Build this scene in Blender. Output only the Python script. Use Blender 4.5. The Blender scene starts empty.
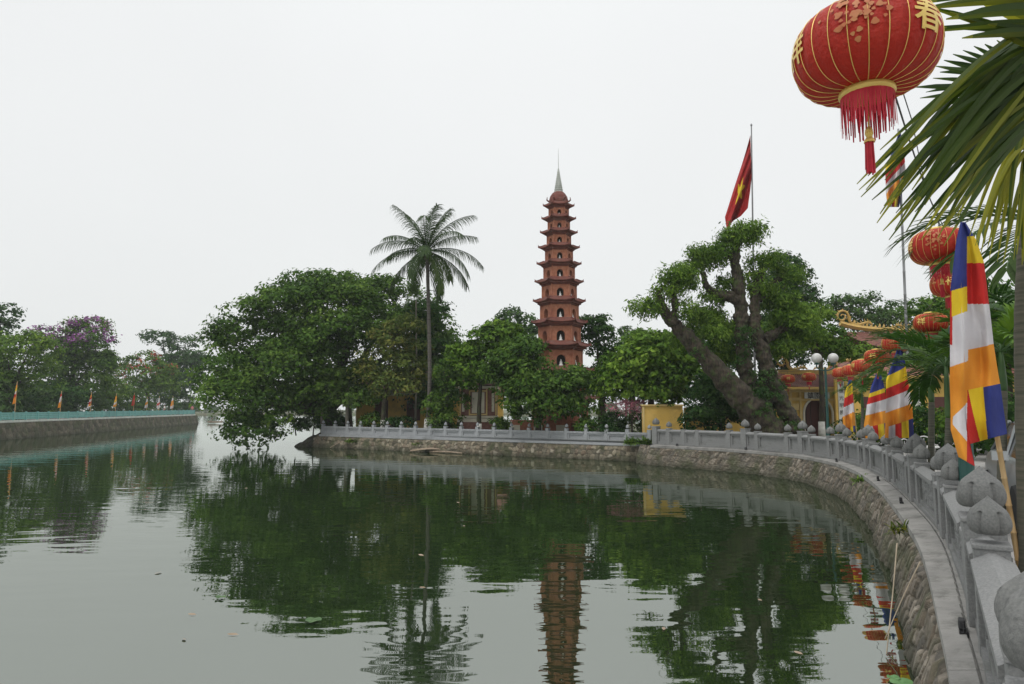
import bpy, bmesh, math, random
import numpy as np
from mathutils import Vector, Matrix
R = math.radians
PI = math.pi
C = bpy.context.scene.collection
scene = bpy.context.scene

# ------------------------------------------------------------------ camera
CAMZ = 2.65
TILT = R(5.5)
F = 683.0
cam = bpy.data.cameras.new('camera')
cam.lens = 24.0; cam.sensor_width = 36.0; cam.clip_start = 0.05; cam.clip_end = 3000
camo = bpy.data.objects.new('camera', cam); C.objects.link(camo)
camo.location = (0, 0, CAMZ); camo.rotation_euler = (R(90) + TILT, 0, 0)
scene.camera = camo

# ------------------------------------------------------------------ sky, sun, exposure
SUN_EL, SUN_AZ = R(58), R(215)
world = bpy.data.worlds.new("World"); scene.world = world
world.use_nodes = True
nt = world.node_tree; nt.nodes.clear()
wo = nt.nodes.new('ShaderNodeOutputWorld'); bg = nt.nodes.new('ShaderNodeBackground')
sky = nt.nodes.new('ShaderNodeTexSky'); sky.sky_type = 'NISHITA'; sky.sun_disc = False
sky.sun_elevation = SUN_EL; sky.sun_rotation = SUN_AZ
sky.air_density = 1.0; sky.dust_density = 6.0; sky.ozone_density = 1.0
tc = nt.nodes.new('ShaderNodeTexCoord'); sp = nt.nodes.new('ShaderNodeSeparateXYZ')
nt.links.new(tc.outputs['Generated'], sp.inputs[0])
cr = nt.nodes.new('ShaderNodeValToRGB')           # overcast cloud layer, brighter towards the zenith
cr.color_ramp.elements[0].position = 0.0; cr.color_ramp.elements[0].color = (0.60, 0.615, 0.61, 1)
e = cr.color_ramp.elements.new(0.12); e.color = (0.635, 0.648, 0.645, 1)
e = cr.color_ramp.elements.new(0.45); e.color = (0.665, 0.675, 0.675, 1)
cr.color_ramp.elements[-1].position = 1.0; cr.color_ramp.elements[-1].color = (1.75, 1.75, 1.75, 1)
e = cr.color_ramp.elements.new(0.62); e.color = (0.70, 0.715, 0.715, 1)
nt.links.new(sp.outputs['Z'], cr.inputs[0])
nz = nt.nodes.new('ShaderNodeTexNoise'); nz.inputs['Scale'].default_value = 1.6; nz.inputs['Detail'].default_value = 3
nt.links.new(tc.outputs['Generated'], nz.inputs['Vector'])
mr = nt.nodes.new('ShaderNodeMapRange'); mr.inputs['From Min'].default_value = 0.3; mr.inputs['From Max'].default_value = 0.7
mr.inputs['To Min'].default_value = 11.6; mr.inputs['To Max'].default_value = 12.3
nt.links.new(nz.outputs['Fac'], mr.inputs[0])
sc_ = nt.nodes.new('ShaderNodeVectorMath'); sc_.operation = 'SCALE'
nt.links.new(cr.outputs[0], sc_.inputs[0]); nt.links.new(mr.outputs[0], sc_.inputs['Scale'])
mx = nt.nodes.new('ShaderNodeMixRGB'); mx.inputs[0].default_value = 0.94
nt.links.new(sky.outputs[0], mx.inputs[1]); nt.links.new(sc_.outputs[0], mx.inputs[2])
nt.links.new(mx.outputs[0], bg.inputs[0]); bg.inputs[1].default_value = 0.10
nt.links.new(bg.outputs[0], wo.inputs[0])
sun = bpy.data.lights.new('sun', 'SUN'); sun.energy = 0.9; sun.angle = R(14); sun.color = (1, 0.97, 0.93)
suno = bpy.data.objects.new('sun', sun); C.objects.link(suno)
suno.rotation_euler = (R(90) - SUN_EL, 0, -SUN_AZ + PI)
suno.location = (0, 0, 60)
scene.view_settings.view_transform = 'Standard'; scene.view_settings.look = 'None'
scene.view_settings.exposure = 0.20; scene.view_settings.gamma = 1.0
scene.cycles.volume_bounces = 1
scene.cycles.max_bounces = 6; scene.cycles.diffuse_bounces = 2; scene.cycles.glossy_bounces = 3
scene.cycles.transparent_max_bounces = 8
scene.cycles.use_denoising = True

# ------------------------------------------------------------------ helpers
def ray(px, py):
    u = (px - 512) / F; v = (342 - py) / F
    return Vector((u, math.cos(TILT) - v * math.sin(TILT), math.sin(TILT) + v * math.cos(TILT)))
def W(px, py, D):
    d = ray(px, py); t = D / d.y
    return Vector((d.x * t, D, CAMZ + d.z * t))
def G(px, D, z):                                   # a ground point seen in column px
    x = (px - 512) / F * (D * math.cos(TILT) + (z - CAMZ) * math.sin(TILT))
    return Vector((x, D, z))
_used = {}
def tag(o, label, cat, group=None, kind=None):
    if label: o['label'] = label
    if cat: o['category'] = cat
    if group: o['group'] = group
    if kind: o['kind'] = kind
    return o
def empty(name, loc=(0, 0, 0), rz=0):
    o = bpy.data.objects.new(name, None); C.objects.link(o)
    o.location = loc; o.rotation_euler = (0, 0, rz); o.empty_display_size = 0.3
    return o
def thing(name, label, cat, loc=(0, 0, 0), rz=0, group=None):
    return tag(empty(name, loc, rz), label, cat, group)
def copy_tree(o, parent=None):
    c = o.copy(); C.objects.link(c)
    if parent: c.parent = parent
    for ch in list(o.children): copy_tree(ch, c)
    return c

class MB:
    def __init__(s): s.v = []; s.f = []; s.m = []; s.mi = 0
    def add(s, vs, fs):
        b = len(s.v); s.v += [tuple(p) for p in vs]
        for f in fs: s.f.append(tuple(b + i for i in f)); s.m.append(s.mi)
    def box(s, c, sz, rz=0, tz=1.0, rot=None):
        x, y, z = sz[0] / 2, sz[1] / 2, sz[2] / 2
        P = []
        for dz, k in ((-z, 1), (z, tz)):
            for dx, dy in ((-x, -y), (x, -y), (x, y), (-x, y)):
                p = Vector((dx * k, dy * k, dz))
                if rot is not None: p = rot @ p
                elif rz: p = Matrix.Rotation(rz, 3, 'Z') @ p
                P.append(p + Vector(c))
        s.add(P, [(3, 2, 1, 0), (4, 5, 6, 7), (0, 1, 5, 4), (1, 2, 6, 5), (2, 3, 7, 6), (3, 0, 4, 7)])
    def tube(s, pts, rad, seg=8, cap=True, jit=0.0, rnd=None):
        pts = [Vector(p) for p in pts]; n = len(pts)
        if not hasattr(rad, '__len__'): rad = [rad] * n
        V_ = []; up = None
        for i, p in enumerate(pts):
            t = (pts[min(i + 1, n - 1)] - pts[max(i - 1, 0)])
            t = t.normalized() if t.length > 1e-9 else Vector((0, 0, 1))
            if up is None:
                a = Vector((1, 0, 0)) if abs(t.x) < 0.8 else Vector((0, 1, 0))
            else: a = up
            b = (a - t * a.dot(t)).normalized(); up = b; c = t.cross(b)
            for k in range(seg):
                th = 2 * PI * k / seg
                r = rad[i] * (1 + (rnd.uniform(-jit, jit) if jit else 0))
                V_.append(p + (b * math.cos(th) + c * math.sin(th)) * r)
        Fc = []
        for i in range(n - 1):
            for k in range(seg):
                k2 = (k + 1) % seg
                Fc.append((i * seg + k, i * seg + k2, (i + 1) * seg + k2, (i + 1) * seg + k))
        if cap:
            Fc.append(tuple(reversed(range(seg)))); Fc.append(tuple((n - 1) * seg + k for k in range(seg)))
        s.add(V_, Fc)
    def lathe(s, prof, c=(0, 0, 0), seg=16, fn=None, a0=0.0):
        V_ = []; c = Vector(c)
        for j, (r, z) in enumerate(prof):
            for k in range(seg):
                th = a0 + 2 * PI * k / seg
                rr = fn(r, z, th, j) if fn else r
                V_.append(c + Vector((math.cos(th) * rr, math.sin(th) * rr, z)))
        Fc = []
        for i in range(len(prof) - 1):
            for k in range(seg):
                k2 = (k + 1) % seg
                Fc.append((i * seg + k, i * seg + k2, (i + 1) * seg + k2, (i + 1) * seg + k))
        Fc.append(tuple(reversed(range(seg)))); Fc.append(tuple((len(prof) - 1) * seg + k for k in range(seg)))
        s.add(V_, Fc)
    def grid(s, fn, nu, nv, mat=None):
        V_ = [fn(i / nu, j / nv) for j in range(nv + 1) for i in range(nu + 1)]
        b = len(s.v); s.v += [tuple(p) for p in V_]
        for j in range(nv):
            for i in range(nu):
                a = b + j * (nu + 1) + i
                s.f.append((a, a + 1, a + nu + 2, a + nu + 1))
                s.m.append(mat((i + .5) / nu, (j + .5) / nv) if mat else s.mi)
    def build(s, name, mats, parent=None, smooth=False, bevel=0):
        me = bpy.data.meshes.new(name); me.from_pydata(s.v, [], s.f); 
        if not isinstance(mats, (list, tuple)): mats = [mats]
        for m in mats: me.materials.append(m)
        if len(mats) > 1: me.polygons.foreach_set('material_index', s.m)
        if smooth: me.polygons.foreach_set('use_smooth', [True] * len(s.f))
        me.update()
        o = bpy.data.objects.new(name, me); C.objects.link(o)
        if parent: o.parent = parent
        if bevel:
            b = o.modifiers.new('bevel', 'BEVEL'); b.width = bevel; b.segments = 2; b.limit_method = 'ANGLE'
        return o

def catmull(P, n=10):
    P = [Vector(p) for p in P]; out = []
    for i in range(len(P) - 1):
        p0 = P[max(i - 1, 0)]; p1 = P[i]; p2 = P[i + 1]; p3 = P[min(i + 2, len(P) - 1)]
        for k in range(n):
            t = k / n
            out.append(0.5 * ((2 * p1) + (p2 - p0) * t + (2 * p0 - 5 * p1 + 4 * p2 - p3) * t * t + (3 * p1 - p0 - 3 * p2 + p3) * t ** 3))
    out.append(P[-1]); return out

# ------------------------------------------------------------------ materials
M = {}
def mat(name, col, rough=0.8, col2=None, scale=5.0, detail=4, bump=0.0, bscale=20.0, metal=0.0, spec=0.5, stain=None,
        stretch=None, trans=0.0, emit=0, distort=0.0, lo=0.35, hi=0.65, stain_scale=1.3):
    m = bpy.data.materials.new(name); m.use_nodes = True; n = m.node_tree; L = n.links
    b = n.nodes['Principled BSDF']
    b.inputs['Roughness'].default_value = rough; b.inputs['Metallic'].default_value = metal
    b.inputs['Specular IOR Level'].default_value = spec
    b.inputs['Base Color'].default_value = (*col, 1)
    t = n.nodes.new('ShaderNodeTexCoord'); src = t.outputs['Object']
    if stretch:
        mp = n.nodes.new('ShaderNodeMapping'); mp.inputs['Scale'].default_value = stretch
        L.new(src, mp.inputs[0]); src = mp.outputs[0]
    cur = None
    if col2:
        nz = n.nodes.new('ShaderNodeTexNoise'); nz.inputs['Scale'].default_value = scale; nz.inputs['Detail'].default_value = detail
        nz.inputs['Distortion'].default_value = distort
        L.new(src, nz.inputs['Vector'])
        r = n.nodes.new('ShaderNodeMapRange'); r.inputs['From Min'].default_value = lo; r.inputs['From Max'].default_value = hi
        L.new(nz.outputs['Fac'], r.inputs[0])
        x = n.nodes.new('ShaderNodeMixRGB'); x.inputs[1].default_value = (*col, 1); x.inputs[2].default_value = (*col2, 1)
        L.new(r.outputs[0], x.inputs[0]); cur = x.outputs[0]
    if stain:
        nz = n.nodes.new('ShaderNodeTexNoise'); nz.inputs['Scale'].default_value = stain_scale; nz.inputs['Detail'].default_value = 8
        nz.inputs['Roughness'].default_value = 0.7
        L.new(t.outputs['Object'], nz.inputs['Vector'])
        r = n.nodes.new('ShaderNodeMapRange'); r.inputs['From Min'].default_value = 0.5; r.inputs['From Max'].default_value = 0.68
        L.new(nz.outputs['Fac'], r.inputs[0])
        x = n.nodes.new('ShaderNodeMixRGB'); x.inputs[2].default_value = (*stain, 1)
        if cur: L.new(cur, x.inputs[1])
        else: x.inputs[1].default_value = (*col, 1)
        L.new(r.outputs[0], x.inputs[0]); cur = x.outputs[0]
    if cur: L.new(cur, b.inputs['Base Color'])
    if bump:
        nz = n.nodes.new('ShaderNodeTexNoise'); nz.inputs['Scale'].default_value = bscale; nz.inputs['Detail'].default_value = 5
        L.new(src, nz.inputs['Vector'])
        bp = n.nodes.new('ShaderNodeBump'); bp.inputs['Strength'].default_value = bump; bp.inputs['Distance'].default_value = 0.02
        L.new(nz.outputs['Fac'], bp.inputs['Height']); L.new(bp.outputs[0], b.inputs['Normal'])
    if trans:
        tr = n.nodes.new('ShaderNodeBsdfTranslucent'); ms = n.nodes.new('ShaderNodeMixShader'); ms.inputs[0].default_value = trans
        tr.inputs[0].default_value = (*col, 1)
        if cur: L.new(cur, tr.inputs[0])
        L.new(b.outputs[0], ms.inputs[1]); L.new(tr.outputs[0], ms.inputs[2]); L.new(ms.outputs[0], n.nodes['Material Output'].inputs[0])
    M[name] = m
    return m

def leafmat(name, dark, mid, light, trans=0.3, rough=0.65, spec=0.05):
    """colour of each leaf comes from a mostly random number stored with it"""
    m = bpy.data.materials.new(name); m.use_nodes = True; n = m.node_tree; L = n.links
    b = n.nodes['Principled BSDF']; b.inputs['Roughness'].default_value = rough; b.inputs['Specular IOR Level'].default_value = spec
    a = n.nodes.new('ShaderNodeAttribute'); a.attribute_name = 'tint'
    r = n.nodes.new('ShaderNodeValToRGB'); r.color_ramp.elements[0].color = (*dark, 1); r.color_ramp.elements[1].color = (*light, 1)
    e = r.color_ramp.elements.new(0.5); e.color = (*mid, 1)
    L.new(a.outputs['Fac'], r.inputs[0]); L.new(r.outputs[0], b.inputs['Base Color'])
    tr = n.nodes.new('ShaderNodeBsdfTranslucent'); L.new(r.outputs[0], tr.inputs[0])
    ms = n.nodes.new('ShaderNodeMixShader'); ms.inputs[0].default_value = trans
    L.new(b.outputs[0], ms.inputs[1]); L.new(tr.outputs[0], ms.inputs[2]); L.new(ms.outputs[0], n.nodes['Material Output'].inputs[0])
    M[name] = m; return m

leafmat('leaf_banyan', (.018, .046, .009), (.064, .130, .022), (.150, .235, .040))
leafmat('leaf_mango', (.022, .058, .008), (.088, .172, .022), (.20, .31, .042))
leafmat('leaf_dark', (.012, .036, .010), (.038, .090, .022), (.085, .155, .036))
leafmat('leaf_feather', (.024, .062, .010), (.095, .175, .024), (.20, .30, .042))
leafmat('leaf_bright', (.06, .12, .025), (.12, .21, .04), (.20, .30, .06))
leafmat('leaf_yellowish', (.05, .085, .020), (.11, .15, .035), (.21, .20, .05))
leafmat('leaf_far', (.022, .052, .016), (.062, .120, .032), (.12, .19, .05))
leafmat('leaf_purple', (.15, .06, .16), (.30, .11, .30), (.46, .20, .46))
leafmat('leaf_red', (.25, .04, .03), (.38, .07, .05), (.45, .14, .08))
leafmat('leaf_pink', (.45, .12, .18), (.62, .28, .34), (.72, .5, .5))
leafmat('leaf_palm', (.020, .045, .010), (.050, .090, .018), (.12, .155, .04), rough=.55, spec=.15)
leafmat('leaf_areca', (.008, .030, .003), (.030, .085, .008), (.12, .22, .02), rough=.5, spec=.15)
leafmat('leaf_frond', (.010, .030, .002), (.045, .080, .005), (.26, .26, .022), rough=.55, spec=.16, trans=.42)
mat('bark', (.016, .012, .008), .95, (.058, .043, .029), 5, bump=1.0, bscale=14, stretch=(3, 3, .6), stain=(.045, .07, .015), stain_scale=3.5)
mat('bark_pale', (.13, .115, .09), .9, (.2, .18, .15), 3, bump=.6, bscale=9, stretch=(3, 3, .7), stain=(.07, .09, .04))
mat('palm_trunk', (.060, .053, .045), .9, (.11, .10, .088), 1, bump=.8, bscale=3, stretch=(.5, .5, 8))
mat('whitewash', (.62, .61, .57), .9, (.45, .44, .40), 6)
mat('crownshaft', (.02, .065, .012), .5, (.05, .11, .02), 3, stretch=(3, 3, .5))
mat('ring_trunk', (.06, .065, .045), .9, (.12, .11, .085), 2, bump=.6, bscale=2, stretch=(.3, .3, 14))
mat('granite', (.155, .16, .16), .85, (.215, .217, .213), 60, bump=.25, bscale=90, stain=(.12, .125, .115), stain_scale=2.2)
mat('granite_dark', (.115, .118, .115), .9, (.165, .167, .162), 60, bump=.25, bscale=160, stain=(.12, .125, .115), stain_scale=4)
mat('granite_pale', (.24, .255, .27), .8, (.31, .32, .33), 30, bump=.2, bscale=60, stain=(.17, .18, .18), stain_scale=1.6)
mat('concrete', (.19, .187, .178), .9, (.26, .255, .24), 3, bump=.5, bscale=35, stain=(.10, .10, .09), stain_scale=2.2)
mat('paving', (.28, .27, .26), .85, (.36, .35, .33), 2, bump=.2, bscale=30)
mat('soil', (.09, .075, .05), .95, (.07, .10, .04), .8, bump=.5, bscale=8)
mat('asphalt', (.06, .06, .062), .9, (.09, .09, .09), 3)
mat('mud', (.05, .05, .035), 1.0)
mat('wood_debris', (.20, .15, .10), .9, (.30, .24, .18), 4, bump=.5, bscale=15)
mat('brick_red', (.30, .11, .060), .85, (.38, .155, .09), 7, bump=.3, bscale=30, stain=(.22, .07, .045), stain_scale=.9)
mat('brick_trim', (.105, .032, .024), .85, (.16, .048, .034), 6, stain=(.12, .06, .045), stain_scale=2)
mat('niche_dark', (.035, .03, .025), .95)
mat('white_stone', (.72, .72, .70), .6, (.60, .60, .58), 8)
mat('spire', (.34, .36, .33), .6, (.46, .48, .44), 8, stain=(.25, .26, .22), stain_scale=3)
mat('ochre', (.60, .38, .08), .9, (.66, .44, .12), 1.2, stain=(.36, .24, .07), stain_scale=.8)
mat('ochre_trim', (.66, .50, .22), .85, (.56, .40, .16), 3)
mat('cream', (.66, .62, .50), .85, (.56, .52, .42), 3)
mat('tile_roof', (.16, .055, .045), .8, (.23, .085, .065), 5, bump=.8, bscale=5, stretch=(6, .6, 1), stain=(.10, .07, .045), stain_scale=1.0)
mat('gilt', (.52, .34, .07), .6, (.40, .26, .09), 6)
mat('door_red', (.075, .018, .014), .6)
mat('tomb_brick', (.17, .075, .06), .9, (.24, .12, .095), 6, bump=.5, bscale=25)
mat('teal_metal', (.008, .050, .042), .4, (.014, .07, .06), 6)
mat('globe', (.62, .62, .60), .25, (.55, .55, .53), 5, trans=.25)
mat('steel', (.22, .225, .23), .5, metal=.4)
mat('black_plastic', (.02, .02, .022), .5)
mat('bamboo', (.36, .22, .09), .5, (.48, .33, .16), 3, stretch=(4, 4, 1))
mat('rail_teal', (.09, .27, .25), .6, (.13, .33, .30), 2, stain=(.07, .19, .18), stain_scale=.5)
mat('rail_kerb', (.50, .52, .48), .9, (.38, .40, .36), 1.5)
mat('lantern_red', (.40, .020, .010), .5, (.52, .035, .016), 5, trans=.25, spec=.3, bump=.5, bscale=45, stain=(.30, .022, .012), stain_scale=5)
mat('lantern_gold', (.62, .42, .10), .4, (.75, .55, .16), 8, metal=.35)
mat('lantern_faded', (.40, .10, .03), .6, (.42, .19, .06), 9)
mat('fringe', (.45, .012, .03), .7, (.55, .03, .05), 12, trans=.2)
mat('cloth_blue', (.018, .028, .17), .85, (.03, .045, .24), 3, bump=.35, bscale=22, trans=.2)
mat('cloth_yellow', (.80, .58, .02), .85, (.72, .52, .02), 3, bump=.35, bscale=22, trans=.25)
mat('cloth_red', (.58, .022, .018), .85, (.50, .018, .016), 3, bump=.35, bscale=22, trans=.25)
mat('cloth_white', (.70, .68, .70), .85, (.62, .60, .63), 3, bump=.35, bscale=22, trans=.25)
mat('cloth_orange', (.80, .33, .03), .85, (.72, .28, .025), 3, bump=.35, bscale=22, trans=.25)
mat('star_yellow', (.72, .55, .02), .8, trans=.2)
mat('car_paint', (.38, .40, .41), .3, metal=.5)
mat('car_glass', (.03, .035, .04), .08, spec=.8)
mat('rubber', (.02, .02, .02), .8)
mat('white_metal', (.70, .70, .68), .4)
mat('plant_pot', (.35, .13, .07), .8)
mat('banner_white', (.72, .72, .68), .8, (.62, .62, .58), 4)
mat('ink', (.02, .02, .02), .8)
mat('skin', (.42, .25, .17), .6)
mat('shirt_pink', (.60, .16, .20), .8)
mat('trousers', (.03, .035, .06), .9)
mat('hair', (.015, .012, .01), .6)
mat('cable', (.05, .05, .05), .7)
mat('pvc', (.34, .28, .20), .6, (.24, .20, .14), 5)
CL = [M['cloth_blue'], M['cloth_yellow'], M['cloth_red'], M['cloth_white'], M['cloth_orange']]

def rubble_mat(name, cols):
    m = bpy.data.materials.new(name); m.use_nodes = True; n = m.node_tree; L = n.links
    b = n.nodes['Principled BSDF']; b.inputs['Roughness'].default_value = .9; b.inputs['Specular IOR Level'].default_value = .3
    a = n.nodes.new('ShaderNodeAttribute'); a.attribute_name = 'tint'
    r = n.nodes.new('ShaderNodeValToRGB')
    while len(r.color_ramp.elements) < len(cols): r.color_ramp.elements.new(.5)
    for i, c in enumerate(cols):
        r.color_ramp.elements[i].position = i / (len(cols) - 1); r.color_ramp.elements[i].color = (*c, 1)
    L.new(a.outputs['Fac'], r.inputs[0])
    t = n.nodes.new('ShaderNodeTexCoord'); nz = n.nodes.new('ShaderNodeTexNoise'); nz.inputs['Scale'].default_value = 9; nz.inputs['Detail'].default_value = 8
    nz.inputs['Roughness'].default_value = .75
    L.new(t.outputs['Object'], nz.inputs[0])
    mr = n.nodes.new('ShaderNodeMapRange'); mr.inputs[1].default_value = .3; mr.inputs[2].default_value = .7; mr.inputs[3].default_value = .45; mr.inputs[4].default_value = 1.35
    L.new(nz.outputs['Fac'], mr.inputs[0])
    mu = n.nodes.new('ShaderNodeVectorMath'); mu.operation = 'SCALE'; L.new(r.outputs[0], mu.inputs[0]); L.new(mr.outputs[0], mu.inputs['Scale'])
    # mortar, moss
    g = n.nodes.new('ShaderNodeAttribute'); g.attribute_name = 'joint'
    x = n.nodes.new('ShaderNodeMixRGB'); x.inputs[2].default_value = (.075, .065, .05, 1); L.new(g.outputs['Fac'], x.inputs[0]); L.new(mu.outputs[0], x.inputs[1])
    n2 = n.nodes.new('ShaderNodeTexNoise'); n2.inputs['Scale'].default_value = 1.1; n2.inputs['Detail'].default_value = 6; L.new(t.outputs['Object'], n2.inputs[0])
    m2 = n.nodes.new('ShaderNodeMapRange'); m2.inputs[1].default_value = .5; m2.inputs[2].default_value = .66; m2.inputs[4].default_value = .8; L.new(n2.outputs['Fac'], m2.inputs[0])
    y = n.nodes.new('ShaderNodeMixRGB'); y.inputs[2].default_value = (.055, .065, .03, 1); L.new(m2.outputs[0], y.inputs[0]); L.new(x.outputs[0], y.inputs[1])
    # damp band just above the waterline
    se = n.nodes.new('ShaderNodeSeparateXYZ'); L.new(t.outputs['Object'], se.inputs[0])
    m3 = n.nodes.new('ShaderNodeMapRange'); m3.inputs[1].default_value = .30; m3.inputs[2].default_value = .08; m3.inputs[4].default_value = .7; L.new(se.outputs['Z'], m3.inputs[0])
    z = n.nodes.new('ShaderNodeMixRGB'); z.inputs[2].default_value = (.045, .045, .03, 1); L.new(m3.outputs[0], z.inputs[0]); L.new(y.outputs[0], z.inputs[1])
    L.new(z.outputs[0], b.inputs['Base Color'])
    bp = n.nodes.new('ShaderNodeBump'); bp.inputs['Strength'].default_value = .8; bp.inputs['Distance'].default_value = .02
    L.new(nz.outputs['Fac'], bp.inputs['Height']); L.new(bp.outputs[0], b.inputs['Normal'])
    M[name] = m; return m
rubble_mat('rubble', [(.06, .052, .040), (.155, .135, .108), (.095, .088, .076), (.235, .205, .165), (.115, .092, .068), (.29, .26, .215)])
rubble_mat('rubble_dark', [(.05, .048, .034), (.19, .16, .115), (.09, .085, .065), (.30, .26, .19), (.12, .09, .065), (.36, .33, .26)])

rubble_mat('rubble_moss', [(.035, .035, .024), (.085, .075, .052), (.045, .05, .03), (.14, .12, .09), (.06, .052, .038)])

# ------------------------------------------------------------------ water
def water_mat():
    m = bpy.data.materials.new('lake_water'); m.use_nodes = True; n = m.node_tree; L = n.links; n.nodes.remove(n.nodes['Principled BSDF'])
    out = n.nodes['Material Output']
    t = n.nodes.new('ShaderNodeTexCoord')
    def noise(scale, sx, sy, det, rz=0.0):
        mp = n.nodes.new('ShaderNodeMapping'); mp.inputs['Scale'].default_value = (sx, sy, 1); mp.inputs['Rotation'].default_value = (0, 0, rz)
        L.new(t.outputs['Object'], mp.inputs[0])
        z = n.nodes.new('ShaderNodeTexNoise'); z.inputs['Scale'].default_value = scale; z.inputs['Detail'].default_value = det
        L.new(mp.outputs[0], z.inputs['Vector']); return z.outputs['Fac']
    a = noise(1.15, .45, 1.25, 2, .15); b = noise(4.2, .55, 1.2, 2, -.1); c = noise(.16, 1, 1, 2)
    pm = n.nodes.new('ShaderNodeMapRange'); pm.inputs[1].default_value = .42; pm.inputs[2].default_value = .62; pm.inputs[3].default_value = .25; pm.inputs[4].default_value = 1.0
    L.new(c, pm.inputs[0])
    mb = n.nodes.new('ShaderNodeMath'); mb.operation = 'MULTIPLY'; L.new(b, mb.inputs[0]); L.new(pm.outputs[0], mb.inputs[1])
    mb2 = n.nodes.new('ShaderNodeMath'); mb2.operation = 'MULTIPLY_ADD'; L.new(mb.outputs[0], mb2.inputs[0]); mb2.inputs[1].default_value = .16; L.new(a, mb2.inputs[2])
    bp = n.nodes.new('ShaderNodeBump'); bp.inputs['Strength'].default_value = 1.0; bp.inputs['Distance'].default_value = .0085
    L.new(mb2.outputs[0], bp.inputs['Height'])
    gl = n.nodes.new('ShaderNodeBsdfGlossy'); gl.inputs['Roughness'].default_value = .012; gl.inputs[0].default_value = (.94, .97, .93, 1)
    L.new(bp.outputs[0], gl.inputs['Normal'])
    df = n.nodes.new('ShaderNodeBsdfDiffuse'); df.inputs[0].default_value = (.012, .022, .008, 1)
    fr = n.nodes.new('ShaderNodeFresnel'); fr.inputs['IOR'].default_value = 4.0; L.new(bp.outputs[0], fr.inputs['Normal'])
    ms = n.nodes.new('ShaderNodeMixShader'); L.new(fr.outputs[0], ms.inputs[0]); L.new(df.outputs[0], ms.inputs[1]); L.new(gl.outputs[0], ms.inputs[2])
    L.new(ms.outputs[0], out.inputs[0]); M['water'] = m
water_mat()
mb = MB(); mb.box((0, 280, -1.5), (1200, 640, .1)); tag(mb.build('lake_bed', M['mud']), None, None, kind='structure')
mb = MB(); mb.add([(-600, -40, 0), (600, -40, 0), (600, 600, 0), (-600, 600, 0)], [(0, 1, 2, 3)])
tag(mb.build('lake_water', M['water']), None, None, kind='structure')

# ------------------------------------------------------------------ foliage engine
def npmesh(name, verts, nper, mats, tint=None, parent=None, midx=None):
    nv = len(verts); nf = nv // nper
    me = bpy.data.meshes.new(name)
    me.vertices.add(nv); me.vertices.foreach_set('co', np.asarray(verts, dtype=np.float32).ravel())
    me.loops.add(nv); me.loops.foreach_set('vertex_index', np.arange(nv, dtype=np.int32))
    me.polygons.add(nf); me.polygons.foreach_set('loop_start', np.arange(0, nv, nper, dtype=np.int32))
    me.polygons.foreach_set('loop_total', np.full(nf, nper, dtype=np.int32))
    for m in (mats if isinstance(mats, (list, tuple)) else [mats]): me.materials.append(m)
    if midx is not None: me.polygons.foreach_set('material_index', np.asarray(midx, dtype=np.int32))
    if tint is not None:
        a = me.attributes.new('tint', 'FLOAT', 'POINT'); a.data.foreach_set('value', np.repeat(np.asarray(tint, dtype=np.float32), nper))
    me.update(calc_edges=True)
    o = bpy.data.objects.new(name, me); C.objects.link(o)
    if parent: o.parent = parent
    return o
def nrm(a): return a / np.maximum(np.linalg.norm(a, axis=1, keepdims=True), 1e-9)

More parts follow.
